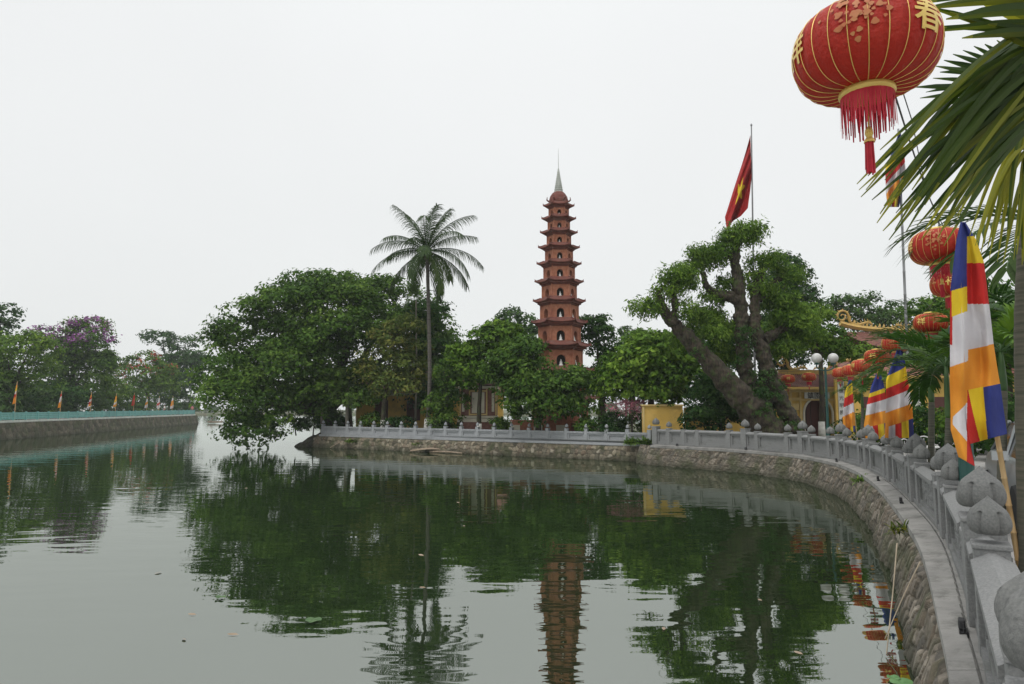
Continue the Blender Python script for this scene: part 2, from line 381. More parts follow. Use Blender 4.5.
def crown(name, blobs, clumps, nleaf, lsize, crad, m, seed, parent, elong=1.9, shell=.38, lump=.16, up=.55, flat=.6, hang=.25, bough=2.3, extra=None):
    """blobs: world (cx,cy,cz,rx,ry,rz). leaf tufts on the shells of the blobs"""
    rg = np.random.default_rng(seed); B = np.array(blobs, dtype=float)
    w = (B[:, 3] * B[:, 5]) ** 1.0; w = w / w.sum()
    # boughs: separate rounded masses of leaves on the shells of the blobs, with gaps between them
    br0 = crad * bough; nb = max(5, int(clumps / 15))
    k = rg.choice(len(B), nb, p=w); d = nrm(rg.normal(size=(nb, 3))); d[:, 2] += .2; d = nrm(d)
    rho = 1 - shell * rg.random(nb) ** 1.5
    ph = B[k, :3].sum(1)
    lum = np.sin(d[:, 0] * 5.1 + ph) * np.sin(d[:, 1] * 4.3 + ph * 1.7) + rg.normal(size=nb) * .5
    bc = B[k, :3] + d * np.maximum(B[k, 3:6] - br0 * .55, B[k, 3:6] * .35) * (rho * (1 + lump * lum))[:, None]
    keep = np.ones(nb, bool)
    for j in range(len(B)):
        q = ((bc - B[j, :3]) / B[j, 3:6]); keep &= ~(((q ** 2).sum(1) < .35) & (k != j) & (rg.random(nb) < .8))
    bc = bc[keep]; bd = d[keep]; bk = k[keep]; nb = len(bc)
    brr = br0 * (.6 + .75 * rg.random(nb)); bt = rg.random(nb)
    q = rg.choice(nb, clumps, p=(brr ** 2) / (brr ** 2).sum())
    d2 = nrm(nrm(rg.normal(size=(clumps, 3))) + bd[q] * .45 + np.array([0, 0, .45]))
    c = bc[q] + d2 * brr[q][:, None] * np.array([1, 1, .62]) * (1 - .3 * rg.random(clumps) ** 2)[:, None]
    d = nrm(d2 * np.array([1, 1, 1.3])); k = bk[q]
    ins = rg.random(clumps) < .13                       # twigs and leaves deeper inside
    c[ins] = B[k[ins], :3] + nrm(rg.normal(size=(ins.sum(), 3))) * B[k[ins], 3:6] * (.62 * rg.random(ins.sum()) ** .5)[:, None]
    keep = np.ones(clumps, bool); n = clumps; btq = bt[q]
    ctint = btq * .42 + rg.random(n) * .34 + .08 + d[:, 2] * .0
    cr_ = crad * (0.6 + .8 * rg.random(n))
    C_ = np.repeat(c, nleaf, 0); D_ = np.repeat(d, nleaf, 0); N = len(C_)
    off = nrm(rg.normal(size=(N, 3))) * (rg.random(N) ** .5)[:, None]
    off[:, 2] *= flat
    p = C_ + off * np.repeat(cr_, nleaf)[:, None]
    nor = nrm(D_ * .5 + off * .6 + rg.normal(size=(N, 3)) * .45 + np.array([0, 0, up]))
    ax = rg.normal(size=(N, 3)) + off * 1.5; ax = nrm(ax - nor * (ax * nor).sum(1)[:, None]); ax[:, 2] -= hang; ax = nrm(ax)
    side = nrm(np.cross(nor, ax))
    s = lsize * (.6 + .8 * rg.random(N))[:, None]
    a = p - ax * s * .5; t = p + ax * s * .5
    ml = p + side * s * .5 / elong - nor * s * .08 - ax * s * .05; mrr = p - side * s * .5 / elong - nor * s * .08 - ax * s * .05
    V_ = np.stack([a, mrr, t, ml], 1).reshape(-1, 3)
    tint = np.clip(np.repeat(ctint, nleaf) + rg.normal(size=N) * .16, 0, 1)
    mats = [m]; midx = None
    if extra:                                         # flowers mixed in: (material, share, zmin-ish direction, blob indices)
        em, share, zmin, idx = extra; mats.append(em)
        fl = (rg.random(n) < share) & (d[:, 2] > zmin)
        if idx is not None: fl &= np.isin(k[keep], idx)
        midx = np.repeat(fl, nleaf) & (rg.random(N) < .75)
    return npmesh(name, V_, 4, mats, tint, parent, midx)

def pb(lst):
    """(px,py,D,rx_px,rz_px,ry_m) -> world ellipsoids"""
    out = []
    for px, py, D, rx, rz, ry in lst:
        p = W(px, py, D); k = D / F
        out.append((p.x, D, p.z, rx * k, ry, rz * k))
    return out
def limbs(mbx, root, targets, r0, rnd, seg=7):
    for tg in targets:
        tg = Vector(tg); a = Vector(root)
        mid = a.lerp(tg, .45) + Vector((rnd.uniform(-.2, .2), rnd.uniform(-.2, .2), rnd.uniform(0, .4))) * (tg - a).length * .35
        pts = catmull([a, mid, tg], 5); n = len(pts)
        mbx.tube(pts, [r0 * (1 - .85 * i / (n - 1)) for i in range(n)], seg, jit=.06, rnd=rnd)
def shift(seq, o): return [(a - o[0], b - o[1], c - o[2], *r) for a, b, c, *r in seq]

def tree(name, label, cat, base, blobs, m, seed, trunk_r=.2, clumps=800, nleaf=14, lsize=.22, crad=.4, fork=.35, bark='bark',
         group=None, wash=0, extra=None, lean=0, nl=6, **kw):
    base = Vector(base); t = thing(name, label, cat, base, 0, group); rnd = random.Random(seed)
    bl = shift(blobs, base)
    cx = sum(b[0] for b in bl) / len(bl); cy = sum(b[1] for b in bl) / len(bl); zmin = min(b[2] - b[5] for b in bl); zc = sum(b[2] for b in bl) / len(bl)
    fz = max(.5, zmin + (zc - zmin) * fork)
    fk = Vector((cx * .35 + lean, cy * .35, fz))
    mbx = MB(); pts = catmull([(0, 0, -.2), (fk.x * .3 + rnd.uniform(-.1, .1), fk.y * .3, fz * .5), fk], 6)
    n = len(pts); mbx.tube(pts, [trunk_r * (1.25 - .5 * i / (n - 1)) for i in range(n)], 10, jit=.05, rnd=rnd)
    tg = [Vector(b[:3]) for b in sorted(bl, key=lambda b: -b[3] * b[5])[:nl]]
    limbs(mbx, fk, tg, trunk_r * .6, rnd)
    mbx.build('trunk', M[bark], t, smooth=True)
    if wash:
        w_ = MB(); w_.tube([(0, 0, 0), (fk.x * .1, fk.y * .1, wash)], [trunk_r * 1.32, trunk_r * 1.22], 12); w_.build('whitewash_band', M['whitewash'], t, smooth=True)
    crown('crown', bl, clumps, nleaf, lsize, crad, M[m], seed, t, extra=extra, **kw)
    return t

# palm fronds: strips, collected as quads
class Strips:
    def __init__(s, seed): s.q = []; s.t = []; s.rg = random.Random(seed)
    def blade(s, p0, dirv, L, wdt, nrmv, droop=.3, n=3, tint=.5, fold=0.0, tipw=.08):
        p = Vector(p0); d = Vector(dirv).normalized(); side = d.cross(Vector(nrmv)).normalized()
        prev = None
        for i in range(n + 1):
            t = i / n
            w_ = wdt * (.5 if i == 0 else (1 - (t ** 2) * (1 - tipw))) * .5
            a, b = p - side * w_, p + side * w_
            if prev:
                s.q.append((prev[0], prev[1], b, a)); s.t.append(min(1, max(0, tint + s.rg.uniform(-.06, .06))))
            prev = (a, b)
            d = (d + Vector((0, 0, -droop / n)) * (.4 + t)).normalized(); p = p + d * (L / n)
    def frond(s, base, az, el, L, droop, n, ll, lw, ang=55, leafdroop=.5, vee=.25, tint=.5, start=.14, rachis=None, curl=0):
        rg = s.rg; p = Vector(base); N = 24; pts = [p.copy()]; tans = []
        for i in range(N):
            t = i / N; e_ = el - droop * (t ** 1.3); a_ = az + curl * t
            d = Vector((math.cos(e_) * math.cos(a_), math.cos(e_) * math.sin(a_), math.sin(e_)))
            tans.append(d); p = p + d * (L / N); pts.append(p.copy())
        if rachis is not None: rachis.tube(pts, [.016 * L / 2 * (1.1 - i / len(pts)) + .003 for i in range(len(pts))], 5)
        for k in range(n):
            t = start + (1 - start) * (k + .5) / n; i = min(N - 1, int(t * N)); f_ = t * N - i
            q = pts[i].lerp(pts[i + 1], min(1, f_)); d = tans[i]
            sd = d.cross(Vector((0, 0, 1))); sd = sd.normalized() if sd.length > .05 else Vector((math.sin(az), -math.cos(az), 0))
            nm = sd.cross(d).normalized()
            prof = (math.sin(PI * min(1, max(0, (t - start * .6) / (1.08 - start * .6)))) ** .6) * .85 + .15
            for sg in (-1, 1):
                an = R(ang) * (1 - .45 * t) + rg.uniform(-.08, .08)
                dv = d * math.cos(an) + sd * sg * math.sin(an) + nm * (vee + rg.uniform(-.08, .08))
                s.blade(q, dv, ll * prof * rg.uniform(.85, 1.1), lw, nm, droop=leafdroop * rg.uniform(.7, 1.3), n=3, tint=tint + rg.uniform(-.15, .15))
    def build(s, name, m, parent=None):
        V_ = np.array([[tuple(p) for p in q] for q in s.q]).reshape(-1, 3)
        return npmesh(name, V_, 4, m, s.t, parent)

# ------------------------------------------------------------------ land
GZ = 0.95
TP = [(-4.6, -4.8), (-1.3, -1.6), (1.66, 2.12), (3.80, 5.62), (5.85, 9.25), (7.5, 12.8), (8.95, 16.2), (10.15, 19.6), (10.85, 22.7), (10.9, 25.8), (9.8, 28.9), (6.85, 32.7)]
TV = [Vector((x, y, 0)) for x, y in TP]
CURVE = catmull(TV, 14)
IA = Vector((6.9, 34.55, 0)); IB = Vector((-12.9, 47.0, 0))       # island fence line
def offset(path, d):
    out = []; n = len(path)
    for i, p in enumerate(path):
        t = (path[min(i + 1, n - 1)] - path[max(i - 1, 0)]); t.z = 0; t.normalize()
        out.append(p + Vector((-t.y, t.x, 0)) * (d(p) if callable(d) else d))
    return out
# water lies on the left of the direction of travel
LEDGE = offset(CURVE, lambda p: float(np.interp(p.y, [5, 10], [.27, .40])))
mb = MB()
land = [(p.x, p.y, GZ) for p in offset(CURVE, .05)] + [(7.1, 34.2, GZ), (6.0, 34.8, GZ)] + [(IB.x, IB.y, GZ), (-13.2, 49.5, GZ), (-12, 58, GZ), (0, 72, GZ), (60, 80, GZ), (90, 40, GZ), (60, -30, GZ)]
mb.add(land, [tuple(reversed(range(len(land))))])
o = mb.build('island_ground', M['soil']); tag(o, None, None, kind='structure')
me = o.data; bm = bmesh.new(); bm.from_mesh(me); bmesh.ops.triangulate(bm, faces=bm.faces[:]); bmesh.ops.recalc_face_normals(bm, faces=bm.faces[:]); bm.to_mesh(me); bm.free()
mb = MB()                                                         # paved plaza behind the curved balustrade
ins = offset(CURVE, -.05); outr = [Vector((p.x + 16 + max(0, p.y) * .25, p.y + 2, 0)) for p in CURVE]
for i in range(len(CURVE) - 1):
    a, b, c, d = ins[i], ins[i + 1], outr[i + 1], outr[i]
    mb.add([(q.x, q.y, GZ + .008) for q in (a, b, c, d)], [(3, 2, 1, 0)])
tag(mb.build('plaza_pavement', M['paving']), None, None, kind='structure')

def cells(s, h, cs, seed):
    """jittered cellular pattern: returns (F2-F1), random id"""
    gx = np.floor(s / cs).astype(int); gy = np.floor(h / cs).astype(int)
    f1 = np.full(s.shape, 9.); f2 = np.full(s.shape, 9.); idv = np.zeros(s.shape)
    for dx in (-1, 0, 1):
        for dy in (-1, 0, 1):
            ix = gx + dx; iy = gy + dy
            h1 = np.modf(np.abs(np.sin(ix * 127.1 + iy * 311.7 + seed) * 43758.5453))[0]
            h2 = np.modf(np.abs(np.sin(ix * 269.5 + iy * 183.3 + seed) * 24634.6345))[0]
            h3 = np.modf(np.abs(np.sin(ix * 74.7 + iy * 91.9 + seed) * 9631.23))[0]
            d = np.hypot((ix + .15 + .7 * h1) * cs - s, ((iy + .15 + .7 * h2) * cs - h) * 1.15) / cs
            closer = d < f1
            f2 = np.where(closer, f1, np.minimum(f2, d)); idv = np.where(closer, h3, idv); f1 = np.where(closer, d, f1)
    return f2 - f1, idv
def rubble_wall(path, z0, z1, batter, cs, res, m, amp, seed, parent, name='stone_face', slant=0, tall=1.0):
    path = [Vector(p) for p in path]; seg = [0]
    for i in range(1, len(path)): seg.append(seg[-1] + (path[i] - path[i - 1]).length)
    L_ = seg[-1]; S = []; s = 0
    while s < L_: S.append(s); s += res(s)
    S.append(L_); S = np.array(S)
    X = np.interp(S, seg, [p.x for p in path]); Y = np.interp(S, seg, [p.y for p in path])
    TX = np.gradient(X, S); TY = np.gradient(Y, S); q = np.hypot(TX, TY); NX = -TY / q; NY = TX / q
    nh = max(6, int((z1 - z0) / (cs * .16))); H = np.linspace(z0, z1, nh + 1)
    SS, HH = np.meshgrid(S, H); e_, idv = cells(SS + slant * HH, HH * tall, cs, seed)
    topk = np.clip((HH - (z1 - .14)) / .06, 0, 1)
    rise_ = np.clip(e_ / .22, 0, 1); rise_ = rise_ ** .6
    wob = np.sin(SS * 1.3 + seed) * .03 + np.sin(SS * 3.7 + HH * 4) * .02
    out = batter * (1 - (HH - z0) / (z1 - z0)) + amp * (rise_ * (.6 + .7 * idv)) + wob
    if batter > 0: out = np.where(topk > 0, np.minimum(out, .06 * (1 - topk) + .03 * topk + .05 * (1 - topk)), out)
    V_ = np.stack([X[None] + NX[None] * out, Y[None] + NY[None] * out, HH], 2).reshape(-1, 3)
    nc = len(S); idx = np.arange((nh) * (nc - 1)); r = idx // (nc - 1); c = idx % (nc - 1); a = r * nc + c
    Fc = np.stack([a, a + 1, a + nc + 1, a + nc], 1)
    me = bpy.data.meshes.new(name); me.from_pydata(V_.tolist(), [], Fc.tolist()); me.materials.append(m)
    for nm, arr in (('tint', idv), ('joint', 1 - np.clip(e_ / .13, 0, 1))):
        at = me.attributes.new(nm, 'FLOAT', 'POINT'); at.data.foreach_set('value', arr.ravel().astype(np.float32))
    me.polygons.foreach_set('use_smooth', [True] * len(me.polygons)); me.update()
    o = bpy.data.objects.new(name, me); C.objects.link(o); o.parent = parent; return o

wallt = thing('retaining_wall', 'curved rubble stone retaining wall under the near balustrade, with a pale concrete ledge on top', 'retaining wall')
ci0 = 10
pathw = [Vector((p.x, p.y, 0)) for p in LEDGE[ci0:]] + [Vector((6.25, 33.5, 0))]
rubble_wall(pathw, -.3, .875, .34, .145, lambda s: .024 if s < 16 else (.04 if s < 30 else .05), M['rubble'], .06, 3, wallt, slant=.55, tall=.62)
mb = MB()                                                          # ledge: a sloping concrete coping in lengths, with joints
lg = LEDGE[ci0:]; cv = CURVE[ci0:]
for i in range(0, len(lg) - 1):
    a, b = lg[i], lg[i + 1]; oa, ob = cv[i], cv[i + 1]
    va = (oa - a).normalized(); vb = (ob - b).normalized()
    g = .010 if i % 7 == 6 else 0
    t_ = (b - a).normalized() * g
    P = []
    for (q, v) in ((a, va), (b - t_, vb)):
        gr = (Vector((cv[i].x, cv[i].y, 0)) - lg[i]).length - .15
        P += [q - v * .06 + Vector((0, 0, .80)), q - v * .06 + Vector((0, 0, .895)), q + v * (gr - .02) + Vector((0, 0, .925)), q + v * (gr - .017) + Vector((0, 0, .895)), q + v * (gr - .003) + Vector((0, 0, .895)), q + v * gr + Vector((0, 0, .93)), q + v * .5 + Vector((0, 0, .93)), q + v * .5 + Vector((0, 0, .6))]
    mb.add(P, [(k, k + 1, k + 9, k + 8) for k in range(7)] + [(0, 8, 15, 7), tuple(range(8))[::-1], tuple(range(8, 16))])
mb.build('ledge', M['concrete'], wallt)

iw = thing('retaining_wall', 'straight mossy rubble retaining wall under the far balustrade of the island', 'retaining wall')
idir = (IB - IA).normalized(); inor = Vector((-idir.y, idir.x, 0))
ipath = [IA + inor * .30 - idir * .1]
for k in range(1, 24): ipath.append(IA + (IB - IA) * (k / 23) + inor * (.30 + .03 * math.sin(k * 2.1)))
ipath += [IB + inor * .25 + idir * .3, IB + idir * .45 - inor * .3, Vector((-13.3, 49.5, 0)), Vector((-12.2, 58, 0)), Vector((-5, 68, 0))]
rubble_wall(ipath, -.3, .78, .35, .24, lambda s: .045, M['rubble_dark'], .10, 8, iw)
mb = MB()
for k in range(23):
    a = IA + (IB - IA) * (k / 23); b = IA + (IB - IA) * ((k + 1) / 23)
    mb.add([(a + inor * .36) + Vector((0, 0, .74)), (a + inor * .36) + Vector((0, 0, .86)), a - inor * .2 + Vector((0, 0, .88)), a - inor * .2 + Vector((0, 0, .5)),
            (b + inor * .36) + Vector((0, 0, .74)), (b + inor * .36) + Vector((0, 0, .86)), b - inor * .2 + Vector((0, 0, .88)), b - inor * .2 + Vector((0, 0, .5))],
           [(0, 1, 5, 4), (1, 2, 6, 5), (2, 3, 7, 6), (0, 4, 7, 3), (3, 2, 1, 0), (4, 5, 6, 7)])
mb.build('coping', M['granite_pale'], iw)

# ------------------------------------------------------------------ balustrades
def bud_mesh(rad, h, seg=40, rows=26):
    """lotus bud: collar ring, round lower petals, pointed upper petals"""
    m_ = MB()
    TZ = [0, .06, .14, .24, .34, .44, .54, .64, .72, .80, .88, .94, 1.0]
    TR = [.70, .89, .99, 1.04, 1.04, 1.00, .92, .78, .62, .44, .26, .12, .012]
    rows = 54 if seg > 20 else 26
    pr = [(rad * float(np.interp(i / rows, TZ, TR)), h * .19 + h * .81 * i / rows) for i in range(rows + 1)]
    def fn(r, z, th, j):
        t = j / rows; k = 6
        ph = abs(math.cos(k * th / 2))             # 1 in the middle of a lower petal, 0 between two
        edge = .47 + .15 * (1 - ph ** 1.6)          # upper petals hang down between the lower ones
        if t < edge: g = .955 - .17 * (1 - min(1, ph / .6)) ** 1.7 + .03 * ph
        else:
            pu = abs(math.sin(k * th / 2)); g = 1.0 - .06 * (1 - min(1, pu / .3)) ** 2 * (1 - t) - .05 * max(0, .06 - (t - edge)) / .06 * 0
        return r * g
    m_.lathe(pr, seg=seg * 3, fn=fn)
    return m_
def add_post(root, p, ang, w_, ztop, zb, budr, budh, seg, mats, cache={}):
    m_ = MB(); m_.box((0, 0, (ztop - zb) / 2), (w_, w_, ztop - zb))
    m_.box((0, 0, ztop - zb - .02), (w_ * 1.1, w_ * 1.1, .035)) if budr else None
    key = (round(w_, 3), round(ztop - zb, 3), bool(budr), mats)
    if key not in cache:
        o = m_.build('post', M[mats], root, bevel=.008); cache[key] = o.data
    else:
        o = bpy.data.objects.new('post', cache[key]); C.objects.link(o); o.parent = root
        b = o.modifiers.new('bevel', 'BEVEL'); b.width = .008; b.segments = 2; b.limit_method = 'ANGLE'
    o.location = (p.x, p.y, zb); o.rotation_euler = (0, 0, ang)
    if budr:
        k2 = (round(budr, 3), round(budh, 3), seg)
        if k2 not in cache: f = bud_mesh(budr, budh, seg).build('lotus_bud', M['granite_dark' if mats == 'granite' else mats], o, smooth=True); cache[k2] = f.data
        else: f = bpy.data.objects.new('lotus_bud', cache[k2]); C.objects.link(f); f.parent = o
        f.location = (0, 0, ztop - zb)
    return o
def add_span(root, a, b, zb, ztop, mats, detail, rnd, gable=True):
    d = (b - a); L_ = d.length; ang = math.atan2(d.y, d.x); c = (a + b) / 2
    if L_ < .08: return
    m_ = MB()
    wr = .13; zt = ztop - zb
    prof = [(-wr, zt - .11), (-wr, zt - .06), (-.02, zt), (.02, zt), (wr, zt - .06), (wr, zt - .11)] if gable else [(-.12, zt - .1), (-.12, zt), (.12, zt), (.12, zt - .1)]
    n = len(prof); V_ = [(-L_ / 2, y, z) for y, z in prof] + [(L_ / 2, y, z) for y, z in prof]
    m_.add(V_, [tuple(range(n))[::-1], tuple(n + i for i in range(n))] + [(i, (i + 1) % n, n + (i + 1) % n, n + i) for i in range(n)])
    o = m_.build('rail', M[mats], root); o.location = (c.x, c.y, zb); o.rotation_euler = (0, 0, ang)
    m_ = MB(); m_.box((0, 0, .035), (L_, .2, .07)); o = m_.build('plinth', M[mats], root); o.location = (c.x, c.y, zb); o.rotation_euler = (0, 0, ang)
    m_ = MB(); z0, z1 = .07, zt - .11; H_ = z1 - z0
    fr = .075
    for sx in (-1, 1): m_.box((sx * (L_ / 2 - fr / 2), 0, (z0 + z1) / 2), (fr, .14, H_))
    m_.box((0, 0, z0 + fr / 2), (L_ - 2 * fr, .14, fr)); m_.box((0, 0, z1 - fr / 2), (L_ - 2 * fr, .14, fr))
    iw_, ih_ = L_ - 2 * fr, H_ - 2 * fr
    if iw_ > .1:
        if detail:
            nu, nv = int(max(8, iw_ / .022)), int(ih_ / .022)
            s0 = rnd.random() * 50
            # carved relief: stems and leaves standing out from the slab
            stems = [(rnd.uniform(-.4, .4) * iw_, rnd.uniform(-.5, .5), rnd.uniform(-3, 3)) for _ in range(max(3, int(iw_ * 5)))]
            def relief(x, z):
                v = 0
                for (cx_, sl, ph_) in stems:
                    xx = cx_ + sl * (z - ih_ / 2) + .04 * math.sin(9 * z + ph_)
                    dd = abs(x - xx)
                    if dd < .016: v = max(v, .014)
                    lz = (z * 7 + ph_) % 1.0; lx = abs(dd - .05)
                    if dd < .10 and (lz - .5) ** 2 * .9 + (lx / .09) ** 2 < .12: v = max(v, .018)
                return v
            for sg in (-1, 1):
                m_.grid(lambda u, v: Vector(((u - .5) * iw_ * (1 if sg < 0 else -1), sg * (.035 + relief((u - .5) * iw_, v * ih_)), z0 + fr + v * ih_)), nu, nv)
        else: m_.box((0, 0, (z0 + z1) / 2), (iw_, .03, ih_))
    o = m_.build('panel', M[mats], root); o.location = (c.x, c.y, zb); o.rotation_euler = (0, 0, ang)

rnd = random.Random(5)
bal = thing('balustrade', 'curved grey stone balustrade with carved panels and lotus bud posts along the near shore', 'balustrade')
posts = []                                                         # (pos, kind) along the curve
for i in range(1, len(TV)):
    posts.append((TV[i], 'T'))
    if i < len(TV) - 1:
        d = TV[i + 1] - TV[i]; L_ = d.length
        posts.append((TV[i] + d * (.78 / L_), 's'))
        if i == len(TV) - 2: posts.append((TV[i] + d * .5, 'p')); posts.append((TV[i] + d * .66, 'p'))
        posts.append((TV[i] + d * ((L_ - .78) / L_), 's'))
posts.sort(key=lambda q: 0)
for i, (p, k) in enumerate(posts):
    nb = posts[min(i + 1, len(posts) - 1)][0] - posts[max(i - 1, 0)][0]; ang = math.atan2(nb.y, nb.x)
    near = p.y < 14
    if k == 'T': add_post(bal, p, ang, .29, 1.78, .93, .168, .40, 24 if near else 16, 'granite')
    elif k == 's': add_post(bal, p, ang, .215, 1.70, .93, .135, .325, 24 if near else 16, 'granite')
    else: add_post(bal, p, ang, .2, 1.66, .93, 0, 0, 8, 'granite')
for i in range(len(posts) - 1):
    a, ka = posts[i]; b, kb = posts[i + 1]; d = (b - a).normalized()
    ha = .145 if ka == 'T' else .105; hb = .145 if kb == 'T' else .105
    add_span(bal, a + d * ha, b - d * hb, .932, 1.645, 'granite', a.y < 15, rnd)
ib = thing('balustrade', 'straight pale grey stone balustrade running along the far island edge', 'balustrade')
NP = 21
for k in range(NP):
    p = IA + (IB - IA) * (k / (NP - 1)); ang = math.atan2(idir.y, idir.x)
    add_post(ib, p, ang, .2, 1.55, .87, .095, .26, 10, 'granite_pale')
    if k < NP - 1:
        q = IA + (IB - IA) * ((k + 1) / (NP - 1)); add_span(ib, p + idir * .1, q - idir * .1, .872, 1.40, 'granite_pale', False, rnd, gable=False)

# ------------------------------------------------------------------ pagoda
ORD = ['topmost', 'second', 'third', 'fourth', 'fifth', 'sixth', 'seventh', 'eighth', 'ninth', 'tenth', 'eleventh']
def arch_panel(mw, md, A, B, z0, z1, aw, sill, spring, depth, seg=10):
    """wall from A to B (outward = right of A->B), with an arched recess; md gets the dark recess"""
    A = Vector(A); B = Vector(B); d = (B - A); L_ = d.length; d = d / L_; out = Vector((d.y, -d.x, 0)); c = L_ / 2
    P = lambda s, z, o=0: A + d * s + out * o + Vector((0, 0, z))
    r = aw / 2
    arc = [(c - r * math.cos(PI * i / seg), spring + r * 1.15 * math.sin(PI * i / seg)) for i in range(seg + 1)]
    mw.add([P(0, z0), P(c - r, z0), P(c - r, z1), P(0, z1)], [(0, 1, 2, 3)])
    mw.add([P(c + r, z0), P(L_, z0), P(L_, z1), P(c + r, z1)], [(0, 1, 2, 3)])
    if sill > z0: mw.add([P(c - r, z0), P(c + r, z0), P(c + r, sill), P(c - r, sill)], [(0, 1, 2, 3)])
    mw.add([P(c - r, sill), P(c - r, sill), P(*arc[0])], [(0, 1, 2)]) if False else None
    for i in range(seg):
        a, b = arc[i], arc[i + 1]
        mw.add([P(*a), P(*b), P(b[0], z1), P(a[0], z1)], [(0, 1, 2, 3)])
        mw.add([P(*a), P(*b), P(b[0], b[1], -depth), P(a[0], a[1], -depth)], [(3, 2, 1, 0)])
    for s_ in (c - r, c + r):
        mw.add([P(s_, sill), P(s_, spring), P(s_, spring, -depth), P(s_, sill, -depth)], [(0, 1, 2, 3)])
    mw.add([P(c - r, sill), P(c + r, sill), P(c + r, sill, -depth), P(c - r, sill, -depth)], [(0, 1, 2, 3)])
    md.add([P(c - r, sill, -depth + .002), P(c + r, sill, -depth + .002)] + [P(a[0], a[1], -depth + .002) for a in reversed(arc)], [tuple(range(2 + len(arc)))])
PD = 43.0
def pz(py): return W(558, py + 1.6, PD).z
def pr_(px): return px / 2 * PD / F
pgx = W(560, 400, PD).x
pag = thing('pagoda', 'tall eleven tier red brick pagoda with upturned eaves and a pale pointed spire', 'pagoda', (pgx, PD, GZ))
eaves = [(205.5, 31), (218.5, 34), (232.5, 37), (247.5, 41), (264, 44), (282, 48), (301.5, 51.5), (322.7, 55), (346, 61.5), (371, 68), (399, 76)]
body = [19.5, 21.5, 23.5, 27, 30.5, 34, 37.5, 41, 44.5, 49, 54]
P0 = Vector((pgx, PD, GZ))
def hexp(r, z, k, a0=0.0): th = PI / 3 * k + a0; return Vector((r * math.cos(th), r * math.sin(th), z))
statue = None; sg_ = 'white Buddha statues in the niches of the pagoda'
def statue_mesh():
    m_ = MB(); m_.lathe([(.16, 0), (.18, .03), (.15, .06), (.17, .09), (.155, .13), (.105, .2), (.10, .27), (.115, .31), (.05, .35), (.03, .36)], seg=12, fn=lambda r, z, th, j: r * (1 - .25 * abs(math.sin(th)) * (1 if z > .1 else .2)))
    m_.lathe([(.025, .35), (.045, .37), (.055, .41), (.045, .45), (.025, .47), (.02, .49), (.004, .50)], seg=10)
    return m_
